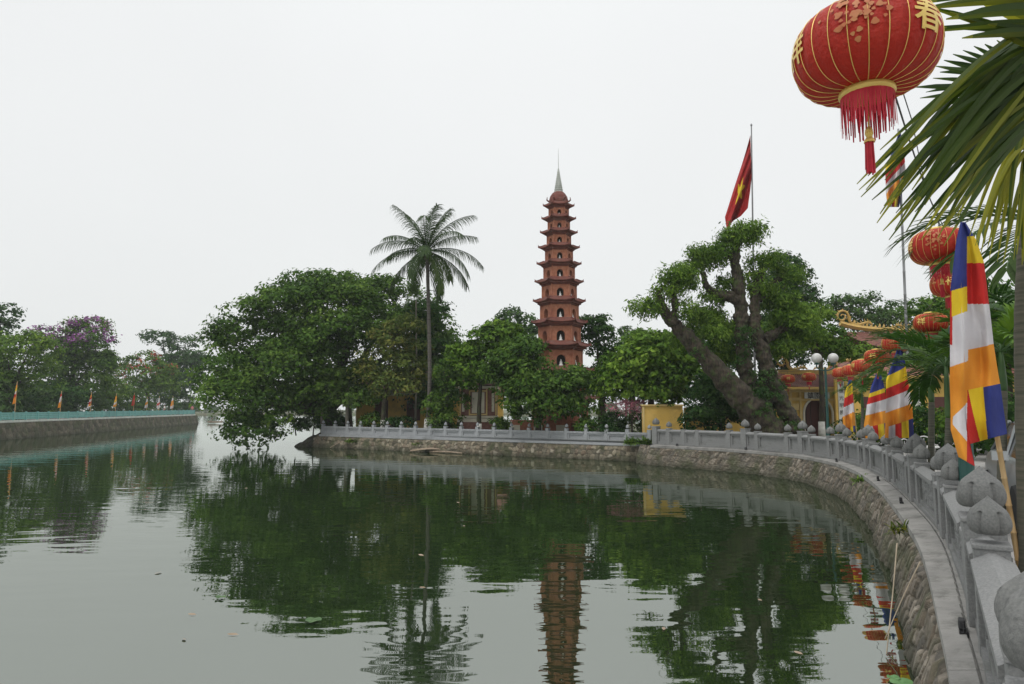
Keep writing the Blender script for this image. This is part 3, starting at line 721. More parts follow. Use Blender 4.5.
for i in range(11):
    ztop = pz(eaves[i][0]) - GZ
    zbot = (pz(eaves[i + 1][0]) - GZ if i < 10 else 0.6) + .12
    if i == 10: zbot = .75
    r = pr_(body[i]); er = pr_(eaves[i][1]) / .985
    H_ = ztop - zbot; mw, md = MB(), MB()
    for k in range(6):
        A = hexp(r, 0, k, PI / 3); B = hexp(r, 0, k + 1, PI / 3)
        aw = r * .40; sill = zbot + H_ * .12; spr = zbot + H_ * .42
        arch_panel(mw, md, A, B, zbot, ztop, aw, sill, spr, min(.35, r * .5))
    # the arch_panel outward side is the right of travel; going B->A round the hexagon puts it outside
    tier = mw.build('tier_wall', M['brick_red'], pag)
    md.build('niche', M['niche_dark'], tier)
    for k in range(6):
        tr = MB(); c_ = hexp(r * 1.0, 0, k, PI / 3); tr.tube([c_ + Vector((0, 0, zbot)), c_ + Vector((0, 0, ztop))], .035 + r * .02, 6); tr.build('corner_pilaster', M['brick_red'], tier)

    def ring(mm, prof):                                             # prof: (radius, z, lift at corners)
        n = 8; rows = []
        for (rr, z, lf, cr2) in prof:
            row = []
            for k in range(6):
                a, b = hexp(rr, z, k, PI / 3), hexp(rr, z, k + 1, PI / 3)
                for q in range(n):
                    t = q / n; u = abs(2 * t - 1); p = a.lerp(b, t)
                    sc = 1 + cr2 * u ** 4; row.append(Vector((p.x * sc, p.y * sc, p.z + lf * u ** 3)))
            rows.append(row)
        N_ = len(rows[0]); V_ = [p for row in rows for p in row]; Fc = []
        for j in range(len(rows) - 1):
            for q in range(N_): Fc.append((j * N_ + q, j * N_ + (q + 1) % N_, (j + 1) * N_ + (q + 1) % N_, (j + 1) * N_ + q))
        mm.add(V_, Fc)
    hh = .22 + er * .10; lf = er * .055; es = er / 1.08
    ev = MB()
    ring(ev, [(r * 1.0, ztop - hh * .55, 0, 0), (r * 1.08, ztop - hh * .5, 0, 0), (r * 1.08, ztop - hh * .32, 0, 0), (r * 1.18, ztop - hh * .28, 0, 0), (r * 1.18, ztop - hh * .1, 0, 0),
              (es * .97, ztop - hh * .02, lf, .10), (es * 1.0, ztop + hh * .06, lf, .12), (es * .99, ztop + hh * .22, lf, .12), (es * .90, ztop + hh * .30, lf * .6, .06), (r * .96, ztop + hh * .85, 0, 0), (r * .5, ztop + hh * .86, 0, 0)])
    e_o = ev.build('eave', M['brick_trim'], pag)
    tips = MB()
    for k in range(6):
        c_ = hexp(es * 1.08, ztop + hh * .2 + lf, k, PI / 3); dd = Vector((c_.x, c_.y, 0)).normalized()
        tips.tube([c_ - dd * .12, c_ + dd * .0 + Vector((0, 0, .04)), c_ + dd * .03 + Vector((0, 0, .12))], [.05, .04, .012], 5)
        c0 = hexp(r * 1.0, ztop + hh * .8, k, PI / 3); tips.tube([c0, c0.lerp(c_, .6) + Vector((0, 0, -.02)), c_], .04, 5)
    tips.build('eave_ridge', M['brick_trim'], e_o)
    faces = {4: 'front', 3: 'side', 5: 'side'}
    for k, nm in ((4, 'front'), (3, 'left'), (5, 'right')):
        a, b = hexp(r, 0, k, PI / 3), hexp(r, 0, k + 1, PI / 3); c_ = (a + b) / 2 * (1 - .17 / r * .9)
        lab = 'white seated statue in the %s niche of the pagoda\'s %s tier' % ({'front': 'front', 'left': 'left side', 'right': 'right side'}[nm], (ORD[i] + ' (from the top)') if 0 < i < 10 else {0: 'topmost', 10: 'lowest'}[i])
        if statue is None:
            s_o = statue_mesh().build('statue', M['white_stone'], None, smooth=True); statue = s_o
        else:
            s_o = statue.copy(); C.objects.link(s_o)
        sc = H_ * .66 * (1 if i else .85); s_o.location = P0 + c_ + Vector((0, 0, zbot + H_ * .12 + .004)); s_o.scale = (sc * .85,) * 2 + (sc,)
        s_o.rotation_euler = (0, 0, 0); tag(s_o, lab, 'statue', sg_)
mb = MB()                                                          # base
for (r_, z0, z1) in ((2.5, 0, .35), (2.2, .35, .62), (2.0, .62, .78)):
    V_ = [hexp(r_, z0, k, PI / 3) for k in range(6)] + [hexp(r_, z1, k, PI / 3) for k in range(6)]
    mb.add(V_, [tuple(6 + k for k in range(6))] + [(k, (k + 1) % 6, 6 + (k + 1) % 6, 6 + k) for k in range(6)])
mb.build('base', M['brick_trim'], pag)
zt = pz(205.5) - GZ; mb = MB()
mb.lathe([(.58, zt + .15), (.62, zt + .25), (.63, zt + .4), (.55, zt + .7), (.40, zt + .92), (.26, zt + 1.0), (.28, zt + 1.06), (.16, zt + 1.1)], seg=12, fn=lambda r, z, th, j: r * (1 - .06 * abs(math.sin(3 * th))))
for k in range(6):
    c_ = hexp(.62, zt + .35, k, PI / 3); dd = Vector((c_.x, c_.y, 0)).normalized()
    mb.tube([c_, c_ + dd * .14 + Vector((0, 0, .12)), c_ + dd * .12 + Vector((0, 0, .32))], [.06, .05, .015], 5)
mb.build('dome', M['brick_trim'], pag, smooth=False)
mb = MB(); zs = pz(193) - GZ; ze = pz(167) - GZ; pf = []
for j in range(12):
    t = j / 12; z = zs + (ze - zs) * t; r_ = .25 * (1 - t) + .03
    pf += [(r_ * 1.15, z), (r_ * 1.15, z + (ze - zs) / 12 * .5), (r_ * .9, z + (ze - zs) / 12 * .55), (r_ * .9, z + (ze - zs) / 12 * .95)]
mb.lathe(pf, seg=12); mb.tube([(0, 0, ze - .1), (0, 0, pz(147) - GZ)], [.022, .008], 6); mb.build('spire', M['spire'], pag)

# low red brick altar wall and steps in front of the pagoda
t = thing('altar', 'low red brick altar wall with cream plaques in front of the pagoda base', 'altar', (pgx - 1.3, 40.2, GZ))
mb = MB(); mb.box((0, 0, .45), (3.4, .5, .9)); mb.box((0, 0, .94), (3.6, .66, .09)); mb.box((1.1, 0, 1.2), (.7, .45, .42)); mb.build('brickwork', M['brick_red'], t)
mb = MB()
for x in (-1.5, -.2, 1.1): mb.box((x, -.27, .45), (.5, .06, .5))
mb.build('plaque', M['cream'], t)

# ------------------------------------------------------------------ brick stupa with yellow trim, left of the pagoda
sx = W(479, 400, 44.2).x
t = thing('brick_stupa', 'small brown brick tower tomb with yellow and cream frames behind the white banded tree', 'stupa', (sx, 44.2, GZ))
wb = 38 / F * 42
mb = MB(); mb.box((0, 0, .4), (wb * 1.13, 2.6, .8)); mb.box((0, 0, 2.05), (wb, 2.3, 1.7)); mb.box((0, 0, 3.7), (wb * .62, 1.5, .9)); mb.build('brickwork', M['tomb_brick'], t)
mb = MB(); mb.box((0, 0, .92), (wb * 1.10, 2.5, .22)); mb.box((0, 0, 2.98), (wb * 1.08, 2.5, .16)); mb.box((0, 0, 1.13), (wb * 1.05, 2.4, .12)); mb.build('cornice', M['cream'], t)
mb = MB()
for x in (-wb / 2 + .05, -wb * .23, wb * .23, wb / 2 - .05): mb.box((x, -1.16, 2.05), (.09, .06, 1.66))
mb.box((0, -1.17, 1.28), (wb * .46, .07, .09)); mb.box((0, -1.17, 2.75), (wb * .46, .07, .09)); mb.build('trim', M['ochre_trim'], t)
mb = MB(); mb.box((0, -1.157, 2.02), (wb * .34, .05, 1.3)); mb.box((-wb * .40, -1.157, 2.05), (.16, .05, 1.2)); mb.box((wb * .40, -1.157, 2.05), (.16, .05, 1.2)); mb.build('plaque', M['cream'], t)
mb = MB()
for z, q in ((3.12, 1.15), (4.2, .8)):
    mb.box((0, 0, z + .12), (wb * q, 2.5 * q, .24), tz=.62)
    for a in (-1, 1):
        for b in (-1, 1): mb.tube([(a * wb * q * .42, b * 1.05 * q, z + .12), (a * wb * q * .53, b * 1.3 * q, z + .12), (a * wb * q * .58, b * 1.42 * q, z + .34)], [.06, .05, .015], 5)
mb.tube([(0, 0, 4.4), (0, 0, 4.75), (0, 0, 5.1)], [.22, .14, .03], 8); mb.build('roof', M['tile_roof'], t)

# yellow building behind the trees left of the stupa
t = thing('temple_house', 'yellow plastered temple house with a low red tiled roof behind the coconut palm', 'house', (-6.2, 54, GZ))
mb = MB(); mb.box((0, 0, 1.5), (11, 5, 3.0)); mb.build('wall', M['ochre'], t)
mb = MB(); mb.add([(-6, -3.1, 2.9), (6, -3.1, 2.9), (6, 3.1, 2.9), (-6, 3.1, 2.9), (-5, 0, 4.7), (5, 0, 4.7)], [(0, 1, 5, 4), (2, 3, 4, 5), (1, 2, 5), (3, 0, 4), (3, 2, 1, 0)]); mb.build('roof', M['tile_roof'], t)
for x in (-3.6, -1.2, 1.2, 3.6):
    mb = MB(); mb.box((x, -2.54, 1.5), (1.0, .08, 1.5)); mb.build('window', M['door_red'], t)
mb = MB(); mb.box((0, -2.53, 2.72), (11.04, .1, .2)); mb.build('cornice', M['cream'], t)

# ------------------------------------------------------------------ yellow garden wall end, and the long wall behind the old tree
a = G(643.5, 35.2, GZ); b = G(684, 35.2, GZ)
t = thing('garden_wall', 'short yellow plastered wall panel with a pale edge behind the balustrade corner', 'wall', ((a.x + b.x) / 2, 35.4, GZ))
w_ = b.x - a.x; h_ = W(660, 406, 35.2).z - GZ
mb = MB(); mb.box((0, 0, h_ / 2), (w_, .22, h_)); mb.build('plaster', M['ochre'], t)
mb = MB(); mb.box((0, -.02, h_ + .04), (w_ + .12, .36, .08)); mb.box((-w_ / 2 + .04, -.13, h_ / 2 - .02), (.10, .05, h_ - .06)); mb.build('coping', M['ochre_trim'], t)
a = G(684, 37.6, GZ); b = G(790, 36.9, GZ)
t = thing('garden_wall', 'long low yellow wall behind the leaning old tree, running up to the temple gate', 'wall', ((a.x + b.x) / 2, 37.3, GZ))
w_ = b.x - a.x; mb = MB(); mb.box((0, 0, .85), (w_, .24, 1.7)); mb.build('plaster', M['ochre'], t)
mb = MB(); mb.box((0, 0, 1.78), (w_, .46, .16), tz=.5); mb.build('coping', M['tile_roof'], t)

# ------------------------------------------------------------------ writing helper
def text_polys(s, size):
    cu = bpy.data.curves.new('glyph', 'FONT'); cu.body = s; cu.size = size; cu.align_x = 'CENTER'; cu.align_y = 'CENTER'; cu.resolution_u = 3
    cu.offset = size * .012
    o = bpy.data.objects.new('glyph', cu); C.objects.link(o)
    bpy.context.view_layer.update()
    dg = bpy.context.evaluated_depsgraph_get(); me = bpy.data.meshes.new_from_object(o.evaluated_get(dg), depsgraph=dg)
    bpy.data.objects.remove(o); bpy.data.curves.remove(cu)
    return me
def text_mesh(s, size, cut=0):
    me = text_polys(s, size)
    if cut:
        bm = bmesh.new(); bm.from_mesh(me)
        for ax in (0, 1):
            k = -size
            while k < size:
                co = [0, 0, 0]; no = [0, 0, 0]; co[ax] = k; no[ax] = 1
                bmesh.ops.bisect_plane(bm, geom=bm.verts[:] + bm.edges[:] + bm.faces[:], plane_co=co, plane_no=no); k += cut
        bm.to_mesh(me); bm.free()
    vs = [v.co.copy() for v in me.vertices]; fs = [tuple(p.vertices) for p in me.polygons]
    bpy.data.meshes.remove(me)
    if vs:
        cx = (max(v.x for v in vs) + min(v.x for v in vs)) / 2; cy = (max(v.y for v in vs) + min(v.y for v in vs)) / 2
        vs = [Vector((v.x - cx, v.y - cy, 0)) for v in vs]
    return vs, fs

# ------------------------------------------------------------------ temple gate
def dragon(mbx, p, s, d):
    """curled ridge ornament: spiral tail, body and crest spikes"""
    pts = []
    for i in range(26):
        th = i * .36; r_ = s * (.50 - .42 * i / 26); pts.append(Vector((p[0] + d * (r_ * math.cos(th) - s * .1), p[1], p[2] + s * .75 + r_ * math.sin(th))))
    mbx.tube(pts, [s * .10 * (1 - .6 * i / 26) for i in range(26)], 6)
    body_ = catmull([(p[0] + d * s * .4, p[1], p[2] + s * .75), (p[0] + d * s * .55, p[1], p[2] + s * .25), (p[0] + d * s * 1.1, p[1], p[2] + s * .12), (p[0] + d * s * 1.8, p[1], p[2] + s * .3), (p[0] + d * s * 2.2, p[1], p[2] + s * .12)], 5)
    mbx.tube(body_, [s * .13 * (1 - .5 * i / len(body_)) for i in range(len(body_))], 6)
    for i in range(0, len(body_) - 1, 2): q = body_[i]; mbx.tube([q, q + Vector((-d * s * .12, 0, s * .30))], [s * .07, s * .01], 4)
    for i in range(0, 20, 2):
        q = pts[i]; c_ = Vector((p[0] - d * s * .1, p[1], p[2] + s * .75)); dd = (q - c_).normalized(); mbx.tube([q, q + dd * s * .2], [s * .06, s * .008], 4)
GD = 37.0
gx0 = W(787, 410, GD).x; gx1 = W(852, 410, GD).x; gcx = W(818, 410, GD).x
gt = thing('temple_gate', 'yellow temple gate with an arched dark red doorway and dragon topped tiled roof', 'gate', (gcx, GD, GZ))
L0, L1 = gx0 - gcx, gx1 - gcx
mw, md = MB(), MB(); aw = 26.5 / F * GD
c = (0 - L0)
arch_panel(mw, md, (-1.6, 0, 0), (1.6, 0, 0), 0, 2.7, aw, 0, 1.35, .45, 18)
mw.add([(L0, 0, 0), (-1.6, 0, 0), (-1.6, 0, 2.7), (L0, 0, 2.7)], [(0, 1, 2, 3)]); mw.add([(1.6, 0, 0), (L1, 0, 0), (L1, 0, 2.7), (1.6, 0, 2.7)], [(0, 1, 2, 3)])
mw.add([(L0, 0, 0), (L0, 2.4, 0), (L0, 2.4, 2.7), (L0, 0, 2.7)], [(0, 1, 2, 3)]); mw.add([(L1, 0, 0), (L1, 2.4, 0), (L1, 2.4, 2.7), (L1, 0, 2.7)], [(0, 1, 2, 3)])
mw.build('wall', M['ochre'], gt)
dr = md.build('door', M['door_red'], gt)
mb = MB()
for x in (-.45, -.2, .2, .45): mb.box((x, .44, 1.0), (.02, .03, 1.9))
mb.build('door_board', M['niche_dark'], dr)
mb = MB(); r = aw / 2
arc = [Vector((-(r + .06) * math.cos(PI * i / 20), -.03, 1.35 + (r + .06) * 1.15 * math.sin(PI * i / 20))) for i in range(21)]
mb.tube([Vector((-r - .06, -.03, 0))] + arc + [Vector((r + .06, -.03, 0))], .065, 6); mb.build('arch_trim', M['cream'], gt)
mb = MB()
for x in (-1.45, -.95, .95, L1 - .1): mb.box((x, -.04, 1.32), (.10, .09, 2.6))
mb.box(((L0 + L1) / 2, -.06, 2.60), (L1 - L0 + .1, .14, .14)); mb.box(((L0 + L1) / 2, -.05, 2.12), (L1 - L0 + .04, .11, .07)); mb.box((-1.2, -.05, 1.75), (.34, .06, .34)); mb.box((-1.2, -.09, 2.2), (.5, .18, .09))
mb.build('trim', M['ochre_trim'], gt)
pl = MB(); pl.box((-.05, -.08, 2.36), (1.35, .06, .33)); plq = pl.build('name_board', M['banner_white'], gt)
vs, fs = text_mesh('鎮國寺', .36)
mb = MB(); mb.add([(v.x - .05, -.113, v.y + 2.36) for v in vs], fs); mb.build('lettering', M['ink'], plq)
mb = MB(); rz0 = 2.75; rz1 = W(815, 373, GD).z - GZ
def roof_sheet(m_, x0, x1, y0, z0, y1, z1, curve=.18, up=.25, n=40):
    fn = lambda u, v: Vector((x0 + (x1 - x0) * u + (v * (.35 if u < .5 else -.35)) * abs(2 * u - 1) ** 2, y0 + (y1 - y0) * v, z0 + (z1 - z0) * (v - curve * v * (1 - v) * 1.6) + up * abs(2 * u - 1) ** 5 * (1 - v * .6)))
    m_.grid(fn, n, 8)
roof_sheet(mb, L0 - .45, L1 + .35, -.9, rz0, 1.2, rz1); roof_sheet(mb, L0 - .45, L1 + .35, 3.3, rz0, 1.2, rz1)
for i in range(36):                                                # rolls of tile
    x = L0 - .35 + (L1 - L0 + .6) * i / 35; u = (x - L0 + .45) / (L1 - L0 + .8)
    pts = [Vector((x + v * (.35 if u < .5 else -.35) * abs(2 * u - 1) ** 2, -.9 + 2.1 * v, rz0 + (rz1 - rz0) * (v - .18 * v * (1 - v) * 1.6) + .25 * abs(2 * u - 1) ** 5 * (1 - v * .6) + .02)) for v in (0, .25, .5, .75, 1)]
    mb.tube(pts, .035, 5)
rf = mb.build('roof', M['tile_roof'], gt)
mb = MB(); xm = (L0 + L1) / 2; mb.box((xm, 1.2, rz1 + .08), (L1 - L0 - .2, .22, .30)); mb.box((xm, -.92, rz0 - .02), (L1 - L0 + .6, .06, .13))
dragon(mb, (L0 + .35, 1.2, rz1 + .2), .62, 1); dragon(mb, (L1 - .35, 1.2, rz1 + .2), .5, -1)
mb.build('ridge_ornament', M['gilt'], rf)

# vertical couplet board right of the gate
def couplet(px, D, pyt, pyb, wpx, label, txt):
    t = W(px, pyt, D); b = W(px, pyb, D); k = D / F; w_ = wpx * k; h_ = t.z - b.z
    th = thing('couplet_board', label, 'sign', (t.x, D, b.z), 0, 'white vertical boards with black characters by the gate')
    m_ = MB(); m_.box((0, 0, h_ / 2), (w_, .05, h_)); m_.build('board', M['banner_white'], th)
    m_ = MB(); n = len(txt)
    for i, ch in enumerate(txt):
        vs, fs = text_mesh(ch, min(w_ * .8, h_ / n * .8)); m_.add([(v.x, -.032, h_ - (i + .5) * h_ / n + v.y) for v in vs], fs)
    m_.build('lettering', M['ink'], th)
    m_ = MB(); m_.box((w_ / 2 + .14, .02, h_ / 2), (.2, .12, h_ + .1)); m_.box((-w_ / 2 - .1, .02, h_ / 2), (.12, .12, h_ + .1)); m_.build('frame', M['ochre'], th)
    m_ = MB(); m_.box((0, .05, (b.z - GZ) / -2 - .05), (w_ + .6, .2, b.z - GZ + .1)); m_.build('plinth', M['ochre'], th)
couplet(840.5, 35.9, 380, 431, 6.0, 'white vertical board of black characters between the gate and the row of flags', '福德光明照十方')
couplet(918.5, 30, 386, 428, 8.5, 'white vertical board of black characters behind the areca palms', '慈悲大海渡眾生')

# ------------------------------------------------------------------ main hall with the maroon roof
HD = 50.0; hx0 = W(846, 340, HD + 4.3).x; hx1 = W(1010, 340, HD + 4.3).x; hxr = W(925, 340, HD + 4.3).x
t = thing('temple_hall', 'large temple hall with a maroon roof, golden ridge and dragon finials behind the gate', 'temple', (hx0, HD, GZ))
WH = hx1 - hx0; zr = W(880, 326, HD).z - GZ; ze_ = W(880, 349, HD).z - GZ
mb = MB(); mb.box((WH / 2, 4.5, (ze_ - .3) / 2), (WH - .8, 7.6, ze_ - .3)); mb.build('wall', M['ochre'], t)
mb = MB(); fnr = lambda u, v: Vector((-.9 + (WH + 1.8) * u + v * (1 - 2 * u) * .8, -.6 + 4.9 * v, ze_ - .1 + (zr - ze_ + .1) * (v - .22 * v * (1 - v)) + .5 * abs(2 * u - 1) ** 8 * (1 - v)))
mb.grid(fnr, 60, 8); fnb = lambda u, v: Vector((fnr(u, v).x, 8.6 - fnr(u, v).y + .02, fnr(u, v).z)); mb.grid(fnb, 30, 8)
for i in range(90):
    u = i / 89; mb.tube([fnr(u, v) + Vector((0, 0, .03)) for v in (0, .3, .6, 1)], .05, 4)
rf = mb.build('roof', M['tile_roof'], t)
mb = MB(); n = 30
mb.tube([Vector((-.4 + (WH + .2) * i / n, 4.3, zr + .18 + .55 * abs(2 * i / n - 1) ** 4)) for i in range(n + 1)], .22, 6)
for i in range(int(WH * 3)):
    x = .4 + i / 3.0; u = x / WH
    if u < .98: z_ = zr + .35 + .55 * abs(2 * u - 1) ** 4; mb.tube([(x, 4.3, z_), (x + .06, 4.3, z_ + .14 + .08 * math.sin(i * 1.9)), (x + .02, 4.3, z_ + .24 + .1 * math.sin(i * 1.9))], [.10, .07, .02], 5)
dragon(mb, (-.1, 4.3, zr + .5), 1.05, 1); dragon(mb, (hxr - hx0 - .3, 4.3, zr + .3), .95, -1)
mb.build('ridge_ornament', M['gilt'], rf)
mb = MB(); mb.box((WH / 2, .66, ze_ - .55), (WH - .7, .12, .5)); mb.box((WH / 2, .60, ze_ - 1.5), (WH - .6, .2, .16)); mb.build('cornice', M['ochre_trim'], t)
for i in range(8):
    mb = MB(); mb.tube([(1 + i * 1.55, .4, 0), (1 + i * 1.55, .4, ze_ - .3)], .16, 10); mb.build('column', M['door_red'], t)
a_ = W(850, 362, 44)
t = thing('low_temple_roof', 'lower ochre walled side building with a tiled roof in front of the main hall', 'building', (a_.x, 44, GZ))
mb = MB(); mb.box((6, 1.6, 1.9), (12, 3, 3.8)); mb.build('wall', M['ochre'], t)
mb = MB(); mb.add([(-.5, -.5, 3.72), (12.5, -.5, 3.72), (12.5, 1.6, 4.8), (-.2, 1.6, 4.8), (-.5, 3.7, 3.72), (12.5, 3.7, 3.72)], [(0, 1, 2, 3), (3, 2, 5, 4), (0, 3, 4), (1, 5, 2)]); mb.build('roof', M['tile_roof'], t)
mb = MB(); mb.tube([(-.2, 1.6, 4.86), (12.5, 1.6, 4.86)], .12, 6); mb.box((6, -.45, 3.66), (13, .1, .16)); mb.build('ridge_ornament', M['gilt'], t)
for i in range(5):
    mb = MB(); mb.box((1.2 + i * 2.3, .08, 1.3), (1.1, .08, 2.2)); mb.build('door', M['door_red'], t)

# ------------------------------------------------------------------ trees of the island
tree('banyan_tree', 'huge spreading dark green tree leaning out over the water at the island tip', 'tree', (-12.6, 49.5, GZ),
     pb([(322, 318, 49, 78, 44, 4.2), (262, 342, 49, 50, 44, 3.6), (228, 370, 47, 32, 30, 2.6), (245, 402, 45.5, 34, 30, 2.6), (243, 428, 44.5, 26, 15, 1.8), (292, 372, 47, 52, 42, 3.2), (345, 345, 47, 55, 44, 3.4),
         (385, 318, 51, 48, 40, 3.6), (425, 345, 52, 26, 42, 3.0), (300, 292, 50, 36, 18, 2.6), (352, 293, 50, 40, 20, 3.0), (300, 402, 47.5, 40, 20, 2.6), (268, 425, 45.5, 22, 12, 1.4), (352, 388, 49, 40, 30, 2.5), (212, 345, 48, 18, 20, 1.6)]),
     'leaf_banyan', 11, trunk_r=.75, clumps=4200, nleaf=20, lsize=.27, crad=.62, fork=.32, nl=12, lump=.13)
tree('banyan_tree', 'dark rounded tree rising behind the coconut palm trunk', 'tree', (-4.6, 50, GZ),
     pb([(425, 330, 50, 22, 32, 2), (440, 370, 50, 22, 34, 2), (412, 375, 50, 24, 34, 2), (440, 402, 49, 20, 20, 1.6)]), 'leaf_dark', 12, trunk_r=.3, clumps=520, nleaf=18, lsize=.26, crad=.5)
tree('flowering_tree', 'yellowish green tree with rusty young leaves beside the coconut palm', 'tree', G(383, 45, GZ),
     pb([(392, 350, 45, 32, 26, 1.8), (375, 378, 44.6, 26, 22, 1.6), (405, 378, 45, 24, 26, 1.6), (398, 332, 45, 20, 16, 1.2)]), 'leaf_yellowish', 13, trunk_r=.16, clumps=420, nleaf=16, lsize=.26, crad=.5, wash=.9)
tree('young_tree', 'low bright green tree with thin stems behind the far balustrade', 'tree', G(352, 46.8, GZ),
     pb([(342, 392, 46, 20, 14, 1), (362, 400, 46, 22, 12, 1), (332, 376, 46.4, 14, 14, 1)]), 'leaf_bright', 14, trunk_r=.12, clumps=170, nleaf=16, lsize=.24, crad=.42)
tree('conifer_shrub', 'dark layered shrub tree just right of the coconut palm trunk', 'tree', G(447, 42.5, GZ),
     pb([(446, 388, 42.5, 15, 10, .8), (448, 404, 42.5, 17, 10, .8), (447, 420, 42.5, 17, 9, .8), (446, 372, 42.5, 12, 9, .7), (436, 414, 42.5, 10, 10, .6)]), 'leaf_banyan', 15, trunk_r=.1, clumps=260, nleaf=16, lsize=.2, crad=.35)
tree('mango_tree', 'bright green mango tree with a thin whitewashed trunk in front of the brick stupa', 'tree', G(479, 41.3, GZ),
     pb([(476, 362, 41.3, 22, 22, 1.2), (490, 345, 41.4, 24, 20, 1.3), (470, 384, 41.2, 10, 9, .6), (493, 380, 41.2, 13, 14, .8), (512, 338, 41.6, 18, 16, 1.2), (462, 352, 41.6, 12, 12, .9)]),
     'leaf_mango', 16, trunk_r=.13, clumps=560, nleaf=16, lsize=.26, crad=.42, wash=.75, nl=5)
tree('mango_tree', 'wide dark mango tree standing directly in front of the pagoda', 'tree', G(538, 38.6, GZ),
     pb([(524, 364, 38.6, 30, 24, 1.6), (560, 390, 38.3, 30, 19, 1.5), (528, 395, 38.0, 30, 22, 1.5), (570, 378, 39, 14, 10, .9), (508, 375, 38.6, 20, 24, 1.2), (552, 408, 38, 34, 13, 1.4), (588, 406, 38.6, 12, 14, .9), (520, 415, 38, 14, 10, .9), (524, 348, 39, 15, 10, 1.0)]),
     'leaf_banyan', 17, trunk_r=.16, clumps=1150, nleaf=17, lsize=.25, crad=.45, nl=7)
tree('mango_tree', 'full round mango tree between the pagoda and the yellow wall', 'tree', G(652, 37.0, GZ),
     pb([(648, 366, 37, 40, 26, 1.9), (628, 384, 36.8, 26, 22, 1.4), (674, 380, 37, 30, 22, 1.5), (650, 348, 37.3, 26, 14, 1.3), (655, 395, 36.7, 32, 12, 1.2), (690, 362, 37.4, 20, 18, 1.2), (618, 370, 37, 14, 16, 1)]),
     'leaf_mango', 18, trunk_r=.2, clumps=1150, nleaf=17, lsize=.27, crad=.45, nl=6)
tree('round_tree', 'dark dense tree showing just right of the pagoda body', 'tree', G(602, 48, GZ),
     pb([(602, 345, 48, 22, 26, 1.8), (596, 330, 48, 14, 12, 1.2), (612, 370, 48, 20, 22, 1.6), (598, 385, 48, 20, 20, 1.5)]), 'leaf_dark', 19, trunk_r=.28, clumps=460, nleaf=16, lsize=.26, crad=.45)
tree('distant_tree', 'pale tree rising behind the mango trees left of the pagoda', 'tree', G(516, 68, GZ),
     pb([(518, 322, 68, 14, 12, 2), (508, 345, 68, 22, 22, 2), (528, 340, 68, 16, 18, 2), (516, 375, 68, 34, 26, 2.5)]), 'leaf_far', 20, trunk_r=.3, clumps=420, nleaf=14, lsize=.38, crad=.7)
tree('distant_tree', 'pale bushy trees massed behind the yellow house, seen right of the palm trunk', 'tree', G(455, 70, GZ),
     pb([(448, 352, 70, 18, 12, 2), (462, 365, 70, 26, 22, 2.5), (440, 378, 70, 24, 22, 2.5), (480, 385, 70, 30, 24, 2.5)]), 'leaf_far', 21, trunk_r=.3, clumps=420, nleaf=14, lsize=.38, crad=.7)
tree('distant_tree', 'pale low tree line between the dark tree and the round mango', 'tree', G(632, 72, GZ),
     pb([(628, 345, 72, 18, 14, 2), (640, 362, 72, 28, 24, 2.5)]), 'leaf_far', 22, trunk_r=.3, clumps=300, nleaf=14, lsize=.38, crad=.7)
tree('cypress_tree', 'small pointed grey green cypress top on the skyline left of the old leaning tree', 'tree', G(626, 78, GZ),
     pb([(626, 330, 78, 3.5, 9, .5), (626, 343, 78, 6, 11, .8), (626, 358, 78, 8, 14, 1)]), 'leaf_far', 23, trunk_r=.15, clumps=160, nleaf=14, lsize=.3, crad=.35)
tree('shrub', 'dark glossy bushy shrub spilling over the balustrade beside the yellow wall', 'shrub', G(722, 34.2, GZ),
     pb([(724, 400, 34.2, 34, 20, 1.3), (705, 418, 33.4, 18, 16, .9), (745, 410, 34.4, 26, 18, 1.2), (716, 386, 34.6, 22, 12, 1), (693, 428, 33.2, 8, 8, .5)]), 'leaf_dark', 24, trunk_r=.12, clumps=620, nleaf=16, lsize=.2, crad=.36)
tree('conical_tree', 'tall dark conical tree behind the upper branches of the leaning old tree', 'tree', G(788, 52, GZ),
     pb([(788, 266, 52, 16, 18, 1.4), (790, 290, 52, 27, 26, 2), (786, 318, 52, 36, 30, 2.5), (775, 345, 52, 40, 30, 2.8), (800, 345, 52, 30, 26, 2.5)]), 'leaf_dark', 25, trunk_r=.35, clumps=1000, nleaf=17, lsize=.26, crad=.5, lump=.08)
tree('feathery_tree', 'light green feathery tree with a slim whitewashed stem in front of the gate', 'tree', G(822.5, 34.5, GZ),
     pb([(802, 322, 36, 28, 14, 1.4), (824, 342, 35.4, 20, 11, 1.1), (844, 356, 35.6, 20, 6, .9), (782, 338, 36.5, 22, 14, 1.2), (864, 357, 36, 14, 4, .6)]), 'leaf_feather', 26, trunk_r=.13, wash=1.0, clumps=650, nleaf=17, lsize=.2, crad=.42, nl=5)
tree('skyline_tree', 'thin topped grey green tree on the skyline above the left end of the maroon roof', 'tree', G(846, 66, GZ),
     pb([(840, 310, 66, 18, 9, 2), (848, 325, 66, 24, 14, 2)]), 'leaf_far', 27, trunk_r=.25, clumps=190, nleaf=12, lsize=.36, crad=.7, lump=.3)
tree('skyline_tree', 'grey green tree on the skyline above the middle of the maroon roof', 'tree', G(880, 66, GZ),
     pb([(872, 308, 66, 16, 11, 2), (890, 310, 66, 14, 9, 2), (880, 325, 66, 24, 14, 2)]), 'leaf_far', 28, trunk_r=.25, clumps=210, nleaf=12, lsize=.36, crad=.7, lump=.3)
